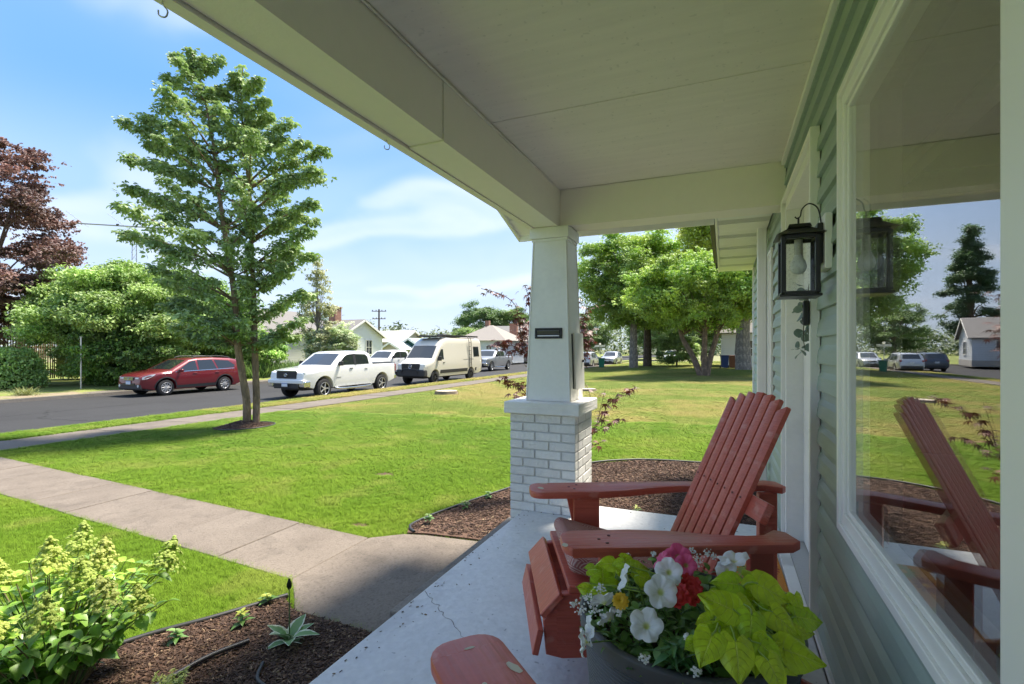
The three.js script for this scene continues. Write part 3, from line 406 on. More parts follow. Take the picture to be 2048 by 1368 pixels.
// local frame of a chair: x = forward, y = up, z = to the sitter's left when z < 0
function board(parent, name, pts2, thick, k = 0, bev = .004) {    // outline in the x-z plane, extruded up by thick
  const sh = new THREE.Shape(pts2.map(([x, z]) => new THREE.Vector2(x, -z))), g = new THREE.ExtrudeGeometry(sh, { depth: thick - 2 * bev, bevelEnabled: true, bevelSize: bev, bevelThickness: bev, bevelOffset: -bev, bevelSegments: 2, curveSegments: 8 });
  g.rotateX(-Math.PI / 2); g.translate(0, bev, 0); return part(parent, name, setUV(toCreasedNormals(g, .7)), M.redWood[k % 3]);
}
function arc(cx, cz, r, a0, a1, n) { const o = []; for (let i = 0; i <= n; i++) { const a = mix(a0, a1, i / n); o.push([cx + r * Math.cos(a), cz + r * Math.sin(a)]); } return o; }
function makeChair(label, rearNear, rearFar, nearFront = .05) {
  const t = thing('adirondack_chair', label, 'chair', 'red chairs on the porch');
  const AH = .605, TH = .030;
  for (const side of [1, -1]) {              // side 1: sitter's right
    const rear = side > 0 ? rearFar : rearNear, z0 = .315 * side, fo = side > 0 ? .05 : nearFront;
    // arm: wide rounded front, waist behind, squarer rear
    const o = [], in_ = -side; // inner edge faces the seat
    o.push([-.03, z0 + side * .075]); o.push(...arc(-.055, z0 + side * .020, .055, side * Math.PI / 2, 0, 5).map(([x, z]) => [x + fo, z]));
    o.push(...arc(-.055, z0 - side * .030, .055, 0, -side * Math.PI / 2, 5).map(([x, z]) => [x + fo, z]));
    o.push([-.25, z0 - side * .088], [-.38, z0 - side * .070], [-.52, z0 - side * .030], [-.64, z0 - side * .010], [-(rear - .09), z0 - side * .015], [-(rear - .03), z0 - side * .06], [-rear, z0 - side * .035], [-rear, z0 + side * .045], [-(rear - .04), z0 + side * .072], [-.4, z0 + side * .078]);
    const arm = board(t, 'arm', o, TH, side + 1); arm.position.y = AH - TH;
    for (const [x, z] of [[-.13, 0], [-.17, .03], [-.15, -.035]]) { const g = new THREE.CylinderGeometry(.0055, .0055, .002, 10); g.translate(x, TH + .0006, z0 + z); part(arm, 'screw', g, M.screw); }
    part(t, 'leg', box(.115, AH - TH, .030, -.20, (AH - TH) / 2, side * .262, .004), M.redWood[0]);
    part(t, 'arm_bracket', setUV((() => { const s = new THREE.Shape([[0, 0], [.055, 0], [.012, -.2], [0, -.2]].map(([x, y]) => new THREE.Vector2(x, y))), g = new THREE.ExtrudeGeometry(s, { depth: .028, bevelEnabled: false }); if (side < 0) g.rotateY(Math.PI); g.translate(-.17, AH - TH, side * .278); g.rotateY(0); return g; })()), M.redWood[1]);
    part(t, 'rear_post', box(.085, AH - TH, .032, -(rear - .085), (AH - TH) / 2, side * .268 + (side > 0 ? .02 : 0), .004), M.redWood[2]);
    // seat stringer, running from the front down to the back
    const st = [[.035, .185], [.045, .30], [-.02, .385], [-.12, .395], [-.42, .30], [-.95, .02], [-.88, 0], [-.72, 0], [-.30, .17], [-.02, .17]]; const s = new THREE.Shape(st.map(([x, y]) => new THREE.Vector2(x, y))), g = new THREE.ExtrudeGeometry(s, { depth: .026, bevelEnabled: true, bevelSize: .003, bevelThickness: .003, bevelSegments: 1 }); g.translate(0, 0, side * .23 - .013); part(t, 'stringer', setUV(g), M.redWood[0]);
  }
  // seat slats: the two front ones turn down over the nose
  const slat = (x, y, rot, w, k, l = .53) => { const m = part(t, 'seat_slat', box(w, .022, l, 0, 0, 0, .004), M.redWood[k % 3]); m.position.set(x, y, 0); m.rotation.z = rot; return m; };
  slat(.068, .235, -1.35, .088, 0); slat(.020, .358, -.82, .098, 1); slat(-.080, .412, .02, .085, 2); for (let i = 0; i < 4; i++) slat(-.18 - i * .092, .390 - i * .030, .31, .084, i);
  // reclined fan back: each slat a mesh
  const lean = Math.atan(.36 / .74), n = 7, rail = [];
  for (let i = 0; i < n; i++) { const u = (i - 3) / 3, z0 = u * .182 + .014, z1 = u * .190 + .046, len = .915 - .050 * u * u, w0 = .048, w1 = .054, dir = v3(0, len, z1 - z0);
    const sh = new THREE.Shape([new THREE.Vector2(-w0 / 2, 0), new THREE.Vector2(w0 / 2, 0), new THREE.Vector2(w1 / 2, len - .006 + (-u) * .012), new THREE.Vector2(w1 / 2 - .005, len + (-u) * .010), new THREE.Vector2(-w1 / 2 + .005, len + u * .010), new THREE.Vector2(-w1 / 2, len - .006 + u * .012)]);
    const g = new THREE.ExtrudeGeometry(sh, { depth: .014, bevelEnabled: true, bevelSize: .003, bevelThickness: .003, bevelOffset: -.003, bevelSegments: 2 }); g.translate(0, 0, -.010); g.rotateY(Math.PI / 2);
    const m = part(t, 'back_slat', setUV(toCreasedNormals(g, .6)), M.redWood[(i * 2) % 3]); m.position.set(-.485, .235, z0 * 1); m.rotation.set(Math.atan2(z1 - z0, len), 0, lean, 'ZXY');
    for (const hh of [.18, .50]) { const q = new THREE.CylinderGeometry(.004, .004, .002, 8); q.rotateZ(Math.PI / 2); q.translate(.012, hh, 0); part(m, 'screw', q, M.screw); } }
  const rl = (h, w, nm) => { const m = part(t, nm, box(.030, .075, w, 0, 0, 0, .004), M.redWood[1]); m.position.set(-.485 - (h - .235) * Math.tan(lean) - .030, h, 0); m.rotation.z = lean; };
  rl(.36, .49, 'back_rail'); rl(AH + .06, .56, 'back_rail');
  return t;
}
function placeChair(t, L, s, fL, fs) { t.position.copy(V(L, PORCH + .001, s)); t.rotation.y = Math.atan2(fs, -fL); return t; }   // local +x turned to (-fL, -fs)
const chairA = placeChair(makeChair('red slatted reclining armchair with a patterned seat cushion, beside the brick pier', .79, 1.13, -.005), .635, 1.872, .9, -.43);
const chairB = placeChair(makeChair('red slatted armchair without cushion, paint chipped off its rounded arm end', .87, .87), .70, .70, .75, .66);
for (const [ch, list] of [[chairB, [[-.095, .372, .022, .009, .3], [-.155, .36, .006, .004, 0], [-.115, .30, .005, .005, 0], [.004, .315, .004, .012, 0]]], [chairA, [[-.01, -.36, .010, .016, 0], [.0, .30, .012, .02, .4], [-.02, .37, .02, .005, 0]]]]) for (const [x, z, a, b, r] of list) { const sh = new THREE.Shape(); for (let i = 0; i < 12; i++) { const q = i / 12 * 6.283, k = 1 + .25 * Math.sin(i * 3.1); sh[i ? 'lineTo' : 'moveTo'](a * k * Math.cos(q), b * k * Math.sin(q)); } const g = new THREE.ShapeGeometry(sh); g.rotateX(-Math.PI / 2); g.rotateY(r); g.translate(x, .6057, z); part(ch, 'paint_chip', g, M.chip); }
{ // cushion
  const tex = colourTex(512, .34, (u, v) => { const cx = ((u * 3) % 1) - .5, row = Math.floor(v * 4), cy = (v * 4) % 1, ox = ((u * 3 + (row % 2) * .5) % 1) - .5, r = Math.hypot(ox, cy), a = Math.sin(r * 62), e = sstep(.1, .5, a + .8 * (fbm(u * 60, v * 60, 60, 2, 420) - .5)); return lerp3([.33, .115, .105], [.58, .42, .38], e * .8); });
  const g = new RoundedBoxGeometry(.46, .055, .46, 5, .026), p = g.attributes.position; for (let i = 0; i < p.count; i++) { const x = p.getX(i) / .23, z = p.getZ(i) / .23; p.setY(i, p.getY(i) * (1.25 - .25 * (x * x + z * z) * .5)); } g.computeVertexNormals();
  const c = single('seat_cushion', setUV(g), std([1, 1, 1], .9, { map: tex, bumpMap: fineBump, bumpScale: .002 }), 'dusty pink seat cushion with white swirls on the red chair', 'cushion');
  const loc = v3(-.27, .418, 0).applyAxisAngle(v3(0, 1, 0), chairA.rotation.y).add(chairA.position); c.position.copy(loc); c.rotation.set(0, chairA.rotation.y, .28, 'YXZ'); }
{ // door mat
  const cv = document.createElement('canvas'); cv.width = 512; cv.height = 384; const x = cv.getContext('2d'); x.fillStyle = '#c07a2a'; x.fillRect(0, 0, 512, 384); reseed(41);
  for (let i = 0; i < 2600; i++) { x.fillStyle = rnd() > .5 ? 'rgba(226,160,70,.35)' : 'rgba(140,70,25,.30)'; x.fillRect(rnd() * 512, rnd() * 384, rr(1, 4), rr(1, 4)); }
  for (let i = 0; i < 10; i++) { const a = rr(40, 470), b = rr(40, 340), R = rr(25, 55), col = i % 3 ? '#8e3314' : '#7b8a3a'; x.fillStyle = col; for (let k = 0; k < 14; k++) { const q = k / 14 * 6.283; x.beginPath(); x.ellipse(a + Math.cos(q) * R * .6, b + Math.sin(q) * R * .6, R * .34, R * .12, q, 0, 6.3); x.fill(); } x.fillStyle = '#d9a23f'; x.beginPath(); x.arc(a, b, R * .22, 0, 6.3); x.fill(); }
  const tx = new THREE.CanvasTexture(cv); tx.colorSpace = THREE.SRGBColorSpace; tx.wrapS = tx.wrapT = THREE.RepeatWrapping;
  const g = new RoundedBoxGeometry(.56, .014, .86, 2, .006), p = g.attributes.position, uv = g.attributes.uv; for (let i = 0; i < p.count; i++) uv.setXY(i, p.getX(i) / .56 + .5, p.getZ(i) / .86 + .5);
  const m = single('door_mat', g, std([1, 1, 1], .95, { map: tx, bumpMap: fineBump, bumpScale: .004 }), 'orange floral coir door mat before the white front door', 'door mat'); m.position.copy(V(-.02, PORCH + .009, 3.05)); m.rotation.y = .03; }
// black cable coming out at the foot of the siding
single('cable', tube([V(-.34, PORCH + .012, 2.06), V(-.345, PORCH + .03, 1.98), V(-.35, PORCH + .035, 1.9), V(-.352, PORCH + .02, 1.6), V(-.34, PORCH + .012, 1.2)], .008, 24, 7), M.blackPlastic, 'black cable lying along the foot of the green siding', 'cable');
{ // wall lantern
  const l = thing('wall_lantern', 'black wall lantern with seeded glass and a bulb beside the front door', 'lantern'); const s = 2.255, c = v3(.272, 2.362, -s); l.position.copy(c);
  const w = .066, y0 = -.118, y1 = .100, b = .0085, pb = (nm, g, m = M.black) => part(l, nm, g, m);
  part(l, 'mounting_block', box(.026, .21, .13, .092, .075, 0, .004), M.vinylWhite);
  pb('back_plate', box(.020, .155, .075, .069, .072, 0, .003)); pb('arm', box(.05, .02, .02, .045, .108, 0, .003));
  const cage = []; for (const a of [-1, 1]) for (const d of [-1, 1]) cage.push(box(b * 2, y1 - y0, b * 2, a * (w - b), (y0 + y1) / 2, d * (w - b), .002)); for (const y of [y0, y1]) for (const a of [-1, 1]) { cage.push(box(w * 2 - .03, b * 1.8, b * 1.6, 0, y, a * (w - b), .002)); cage.push(box(b * 1.6, b * 1.8, w * 2 - .03, a * (w - b), y, 0, .002)); } pb('cage', flat(cage)); pb('bottom_plate', box(w * 2 + .012, .010, w * 2 + .012, 0, y0 - .009, 0, .003));
  const rf = new THREE.CylinderGeometry(.045, .118, .034, 4, 1); rf.rotateY(Math.PI / 4); rf.translate(0, y1 + .024, 0); pb('roof', toCreasedNormals(rf.toNonIndexed(), .3)); const r2 = new THREE.CylinderGeometry(.050, .058, .014, 4, 1); r2.rotateY(Math.PI / 4); r2.translate(0, y1 + .046, 0); pb('roof_cap', toCreasedNormals(r2.toNonIndexed(), .3));
  pb('finial', tube([v3(0, y1 + .05, 0), v3(0, y1 + .085, 0)], .004, 4, 6)); pb('hook', tube([v3(-.012, y1 + .088, 0), v3(-.004, y1 + .080, 0), v3(.006, y1 + .088, 0), v3(.012, y1 + .115, 0), v3(.035, y1 + .135, 0), v3(.062, y1 + .12, 0), v3(.075, y1 + .07, 0), v3(.076, y1 + .04, 0)], .0028, 40, 6));
  const seedy = greyTex(128, .05, (u, v) => sstep(.62, .72, fbm(u * 10, v * 10, 10, 3, 430))); const gl = phys([.95, .97, .96], .02, { transmission: 1, thickness: 0, ior: 1.5, bumpMap: seedy, bumpScale: .003 });
  for (const [rx, px, pz] of [[0, 0, w - b], [0, 0, -(w - b)], [1, w - b, 0], [1, -(w - b), 0]]) { const g = new THREE.PlaneGeometry(w * 2 - .03, y1 - y0 - .014); if (rx) g.rotateY(Math.PI / 2); g.translate(px, (y0 + y1) / 2, pz); part(l, 'pane', setUV(g), gl); }
  const bulb = new THREE.LatheGeometry([[0, -.052], [.014, -.050], [.026, -.038], [.030, -.022], [.026, -.004], [.017, .014], [.014, .024]].map(([x, y]) => new THREE.Vector2(x, y)), 20); bulb.translate(0, .012, 0); part(l, 'bulb', bulb, std([.80, .79, .75], .35)); const so = new THREE.CylinderGeometry(.015, .015, .06, 14); so.translate(0, .066, 0); part(l, 'socket', so, std([.55, .52, .45], .4)); }
{ const d = thing('doorbell', 'black doorbell unit on the white door trim below the lantern', 'doorbell'); d.position.copy(V(WL + .048, 2.185, 2.515)); part(d, 'body', box(.024, .105, .034, 0, 0, 0, .004), M.blackPlastic); const g = new THREE.CylinderGeometry(.010, .010, .004, 16); g.rotateZ(Math.PI / 2); g.translate(-.013, -.028, 0); part(d, 'button', g, M.darkMetal); const e = new THREE.CylinderGeometry(.007, .007, .004, 16); e.rotateZ(Math.PI / 2); e.translate(-.013, .030, 0); part(d, 'lens', e, M.glassDark); }
// screw hooks under the porch beam
for (const [L, s, lab] of [[1.40, .88, 'bare screw hook in the outer beam above the lawn tree'], [1.40, 1.86, 'bare screw hook in the outer beam beside its joint']]) { const h = single('screw_hook', tube([v3(0, .02, 0), v3(0, -.012, 0), v3(.012, -.03, 0), v3(.006, -.046, 0), v3(-.010, -.042, 0), v3(-.012, -.028, 0)], .0022, 24, 6), M.steel, lab, 'hook', 'hooks under the porch beam'); h.position.copy(V(L, 2.975, s)); h.rotation.y = .5; }

// ---------------------------------------------------------------- leaves used by the plants
// a leaf blade: outline half widths along its length, folded at the midrib, drooping at the tip; grows along +z, faces +y
function leafGeo(len, widths, fold, droop, base = 0, rows = widths.length) {
  const P = [], I = [], n = widths.length, UVs = [];
  for (let i = 0; i < n; i++) { const t = i / (n - 1), z = t * len, y = -droop * t * t * len, w = widths[i] * len; P.push(-w, y + fold * w, z - base * w, 0, y, z, w, y + fold * w, z - base * w); UVs.push(0, t, .5, t, 1, t); }
  for (let i = 0; i < n - 1; i++) { const a = i * 3; I.push(a, a + 3, a + 1, a + 1, a + 3, a + 4, a + 1, a + 4, a + 2, a + 2, a + 4, a + 5); }
  const g = new THREE.BufferGeometry(); g.setAttribute('position', new THREE.Float32BufferAttribute(P, 3)); g.setAttribute('uv', new THREE.Float32BufferAttribute(UVs, 2)); g.setIndex(I); g.computeVertexNormals(); return g;
}
const leafMat = (c, tr = .3, rough = .45, map) => new THREE.MeshPhysicalMaterial({ color: rgb(c), roughness: rough, transmission: tr, thickness: 0, side: THREE.DoubleSide, map: map ?? null });
function leafTex(base, vein, s, nv = 7) { return colourTex(256, 1, (u, v) => { const x = Math.abs(u - .5) * 2, mid = 1 - sstep(.02, .07, x), lat = Math.abs(((v * nv - x * 1.6) % 1 + 1) % 1 - .5) * 2, lv = sstep(.86, .98, lat) * (1 - x * .6), n = fbm(u * 9, v * 9, 0, 4, s); return tint(lerp3(base, vein, clamp(mid * .8 + lv * .5, 0, 1)), .80 + .4 * n); }); }
{ // eucalyptus spray on the door
  reseed(51); const w = thing('door_wreath', 'grey green eucalyptus sprig hanging on the white front door', 'wreath'); w.position.copy(V(WL - .025, 2.28, 2.95));
  part(w, 'stem', limb([v3(0, .08, 0), v3(-.02, -.05, .03), v3(-.03, -.18, .02), v3(-.02, -.26, 0)], .004, .002, 5), std([.10, .09, .06], .8));
  const g = leafGeo(.045, [.08, .38, .50, .50, .38, .12], .15, .3), ms = [leafMat([.13, .19, .145], .15, .6), leafMat([.20, .26, .20], .15, .6)];
  for (let i = 0; i < 46; i++) { const m = part(w, 'leaf', g, ms[i % 2]); m.position.set(-.02 + gauss() * .035, rr(-.27, .08), gauss() * .06 + .01); m.rotation.set(rr(-1.5, 1.5), rnd() * 6.28, rr(-1.5, 1.5)); m.scale.setScalar(rr(.7, 1.15)); } }
// ---------------------------------------------------------------- planter and its flowers
const CYW = Math.cos(YAW), SYW = Math.sin(YAW);
const ray = (x, y, d) => { const xc = (x - 1024) / 1000 * d; return V(-xc * CYW + d * SYW, CAM_Y - (y - 697) / 1000 * d, xc * SYW + d * CYW); };   // a point at depth d seen at photo pixel x, y
const POT = V(.094, PORCH, 1.437), RIM = .52, PR = .285;
{ const p = thing('planter_pot', 'large dark grey ribbed planter pot full of flowers between the red chairs', 'planter'); p.position.copy(POT); p.position.y += .001;
  const pts = [[0, 0], [.215, 0], [.222, .01]]; const n = 46; for (let i = 0; i <= n; i++) { const y = .015 + i / n * (RIM - .065), r = mix(.225, PR - .012, Math.pow(i / n, .8)); pts.push([r - .0035, y], [r + .0018, y + .0022], [r + .0018, y + .0060], [r - .0035, y + .0080]); }
  pts.push([PR - .012, RIM - .048], [PR - .003, RIM - .044], [PR, RIM - .038], [PR + .002, RIM - .006], [PR - .004, RIM], [PR - .018, RIM - .001], [PR - .022, RIM - .01], [PR - .028, RIM - .09]);
  part(p, 'pot', new THREE.LatheGeometry(pts.map(([x, y]) => new THREE.Vector2(x, y)), 72), std([.085, .085, .088], .5, { bumpMap: fineBump, bumpScale: .0006 }));
  const s = new THREE.CircleGeometry(PR - .026, 40); s.rotateX(-Math.PI / 2); s.translate(0, RIM - .06, 0); part(p, 'potting_soil', setUV(s), M.soil); }
const lerpPts = (l, x) => { for (let i = 0; i < l.length - 1; i++) if (x <= l[i + 1][0]) return mix(l[i][1], l[i + 1][1], (x - l[i][0]) / (l[i + 1][0] - l[i][0])); return l[l.length - 1][1]; };
function heartGeo(len, cup, droop, ripple, ph) {
  const R = 9, C = 7, P = [], UVs = [], I = []; const wf = (t) => lerpPts([[0, .27], [.06, .42], [.16, .50], [.30, .50], [.48, .42], [.66, .29], [.82, .15], [.93, .055], [1, 0]], t);
  for (let i = 0; i < R; i++) { const t = i / (R - 1), w = (i === R - 1 ? 0.001 : wf(t)) * len; for (let j = 0; j < C; j++) { const u = (j / (C - 1)) * 2 - 1, x = u * w, lobe = .26 * len * (1 - sstep(0, .5, t)) * Math.pow(Math.abs(u), .8), z = t * len - lobe; const y = -cup * u * u * w + (.10 * len * (1 - Math.abs(u)) * 0) - droop * len * t * t + ripple * len * Math.sin(u * 5 + t * 7 + ph) * Math.abs(u) - .05 * len * Math.pow(Math.max(0, 1 - Math.abs(u) * 6), 2); P.push(x, y, z); UVs.push(.5 + u * .5, t); } }
  for (let i = 0; i < R - 1; i++) for (let j = 0; j < C - 1; j++) { const a = i * C + j; I.push(a, a + C, a + 1, a + 1, a + C, a + C + 1); }
  const g = new THREE.BufferGeometry(); g.setAttribute('position', new THREE.Float32BufferAttribute(P, 3)); g.setAttribute('uv', new THREE.Float32BufferAttribute(UVs, 2)); g.setIndex(I); g.computeVertexNormals(); return g; }
function bloomGeo(R, lobes, depth, ruffle, ph, notch = .10) {   // trumpet flower opening towards +y
  const A = lobes * 6, rings = [.06, .22, .5, .78, 1], P = [0, -depth, 0], I = [], UVs = [.5, 0];
  rings.forEach((q, k) => { for (let i = 0; i < A; i++) { const a = i / A * 6.2832, lob = 1 - notch * Math.pow(Math.abs(Math.cos(a * lobes / 2)), 6) * q, r = R * q * (q > .5 ? lob : 1), y = -depth * Math.pow(1 - q, 2.2) + ruffle * R * q * q * Math.sin(a * lobes * 1 + ph) + ruffle * .7 * R * q * Math.sin(a * (lobes * 2 + 1) + ph * 2); P.push(r * Math.cos(a), y - (q === 1 ? .10 * R : 0), r * Math.sin(a)); UVs.push(i / A * lobes, q); } });
  for (let i = 0; i < A; i++) { const j = (i + 1) % A; I.push(0, 1 + j, 1 + i); for (let k = 0; k < rings.length - 1; k++) { const a = 1 + k * A + i, b = 1 + k * A + j, c = a + A, d = b + A; I.push(a, b, c, b, d, c); } }
  const g = new THREE.BufferGeometry(); g.setAttribute('position', new THREE.Float32BufferAttribute(P, 3)); g.setAttribute('uv', new THREE.Float32BufferAttribute(UVs, 2)); g.setIndex(I); g.computeVertexNormals(); return g; }
const aim = (m, dir, spin = 0) => { m.quaternion.setFromUnitVectors(v3(0, 1, 0), dir.clone().normalize()); m.rotateY(spin); };
const CAM = v3(0, CAM_Y, 0);
reseed(61);
const potTop = POT.y + RIM, petalTex = (base, throat, vein) => colourTex(256, 1, (u, v) => { const x = Math.abs((u % 1) - .5) * 2, ve = sstep(.7, 1, Math.abs(Math.sin((u % 1) * 22))) * .18 * (1 - v), mid = (1 - sstep(.02, .10, x)) * .25; return lerp3(lerp3(base, vein, ve + mid), throat, 1 - sstep(.08, .30, v)); });
const greenStem = std([.14, .24, .06], .6);
function flowerPlant(name, label, cat, blooms, geoms, mats, rootL = 0, extra) {
  const t = thing(name, label, cat); t.position.copy(POT); t.position.y = potTop - .062; const o = t.position;
  blooms.forEach(([x, y, d, sc, dx, dy, dz], i) => { const p = ray(x, y, d), m = part(t, 'bloom', geoms[i % geoms.length], mats[i % mats.length]); m.position.copy(p).sub(o); m.scale.setScalar(sc); const dir = dx === undefined ? CAM.clone().sub(p).add(v3(rr(-.3, .3), rr(.0, .6), rr(-.3, .3))) : V(dx, dy, dz); aim(m, dir, rnd() * 6.28);
    const root = v3(m.position.x * .55 + gauss() * .02, 0, m.position.z * .55 + gauss() * .02), nd = dir.clone().normalize(), back = m.position.clone().addScaledVector(nd, -.036 * sc);
    part(t, 'stem', limb([root, root.clone().lerp(back, .55).add(v3(0, .02, 0)), back, m.position.clone().addScaledVector(nd, -.022 * sc)], .0022, .0018, 5), greenStem); });
  if (extra) extra(t, o); return t; }
const wt = petalTex([.86, .86, .86], [.62, .66, .22], [.74, .76, .70]), pt = petalTex([.80, .10, .26], [.45, .40, .12], [.58, .03, .13]);
const bg = [0, 1, 2, 3].map((i) => bloomGeo(.038, 5, .020, .11, i * 1.3, .17));
M.petunia = leafMat([1, 1, 1], .25, .6, wt); M.pink = leafMat([1, 1, 1], .25, .6, pt);
const smallLeaf = leafGeo(.034, [.06, .22, .30, .30, .22, .03], .25, .35), spear = leafGeo(.042, [.04, .10, .12, .11, .07, .01], .3, .4);
function filler(t, o, n, geo, mat, fn, cols, kind = 'foliage') { const A = [], C = []; for (let i = 0; i < n; i++) { const [p, sc] = fn(); A.push(mat4(p.sub(o), rr(-.9, .5), rnd() * 6.283, rr(-.5, .5), sc)); C.push(tint(lerp3(cols[0], cols[1], rnd()), rr(.75, 1.2))); } return instances(t, kind, geo, mat, A, C); }
M.leafInst = leafMat([1, 1, 1], .30, .5);
const inPot = (rmax) => { const a = rnd() * 6.283, q = rmax * Math.sqrt(rnd()); return [POT.x + q * Math.cos(a), POT.z + q * Math.sin(a), q]; };
flowerPlant('white_petunia', 'white petunias with open trumpet blooms spilling over the left of the planter', 'flowers',
  [[1244, 1156, 1.30, 1.0, .8, .25, -.2], [1323, 1182, 1.22, 1.08], [1337, 1143, 1.28, .95], [1292, 1248, 1.17, 1.06], [1206, 1196, 1.28, .95, .3, .5, .5], [1176, 1262, 1.20, .9, .9, .1, -.5], [1162, 1284, 1.19, .85, 1, -.1, -.2], [1213, 1232, 1.24, .8, .5, .3, .3], [1466, 1114, 1.42, 1.15, .2, 1, -.1], [1450, 1139, 1.40, .85, .4, .4, -.6]], bg, [M.petunia], 0,
  (t, o) => filler(t, o, 620, smallLeaf, M.leafInst, () => { const [x, z, q] = inPot(PR * .92); return [v3(x - .02, potTop - .04 + .12 * rnd() * (1.2 - q / PR), z), rr(.7, 1.25)]; }, [[.10, .22, .035], [.20, .36, .07]]));
flowerPlant('pink_petunia', 'bright pink petunias at the back of the planter under the chair arm', 'flowers', [[1356, 1114, 1.40, 1.0], [1318, 1120, 1.42, .85, .8, .5, -.2], [1371, 1130, 1.36, .8], [1343, 1132, 1.37, .75]], bg, [M.pink], 0,
  (t, o) => filler(t, o, 240, smallLeaf, M.leafInst, () => { const [x, z] = inPot(PR * .9); return [v3(x, potTop + rr(-.02, .075), z), rr(.7, 1.1)]; }, [[.10, .22, .035], [.20, .36, .07]]));
{ const vg = (() => { const gs = []; for (let i = 0; i < 11; i++) { const b = bloomGeo(.0125, 5, .004, .06, i, .25); const a = i * 2.4, q = .022 * Math.sqrt(i / 11); b.rotateX(-q * 12); b.rotateY(-a); b.translate(Math.cos(a) * q, .012 - q * .35, Math.sin(a) * q); gs.push(b); } return flat(gs); })();
  flowerPlant('red_verbena', 'deep red verbena clusters in the middle of the planter', 'flowers', [[1358, 1194, 1.24, 1.05], [1381, 1170, 1.28, 1.0], [1386, 1190, 1.26, .95]], [vg], [leafMat([.55, .010, .012], .15, .55)], 0,
    (t, o) => filler(t, o, 260, spear, M.leafInst, () => { const [x, z, q] = inPot(PR * .7); return [v3(x, potTop + rr(-.03, .06), z), rr(.7, 1.1)]; }, [[.08, .18, .03], [.15, .3, .06]]));
  const mg = (() => { const gs = []; for (let k = 0; k < 3; k++) for (let i = 0; i < 12; i++) { const l = leafGeo(.017 - k * .003, [.12, .24, .28, .26, .12], .2, .3); l.rotateX(-.2 - k * .45); l.translate(0, .004 * k, 0); l.rotateY(i / 12 * 6.283 + k * .3); gs.push(l); } return flat(gs); })();
  flowerPlant('yellow_marigold', 'single yellow ruffled marigold bloom among white petunias', 'flowers', [[1241, 1202, 1.20, 1.15]], [mg], [leafMat([.72, .46, .02], .15, .6)]); }
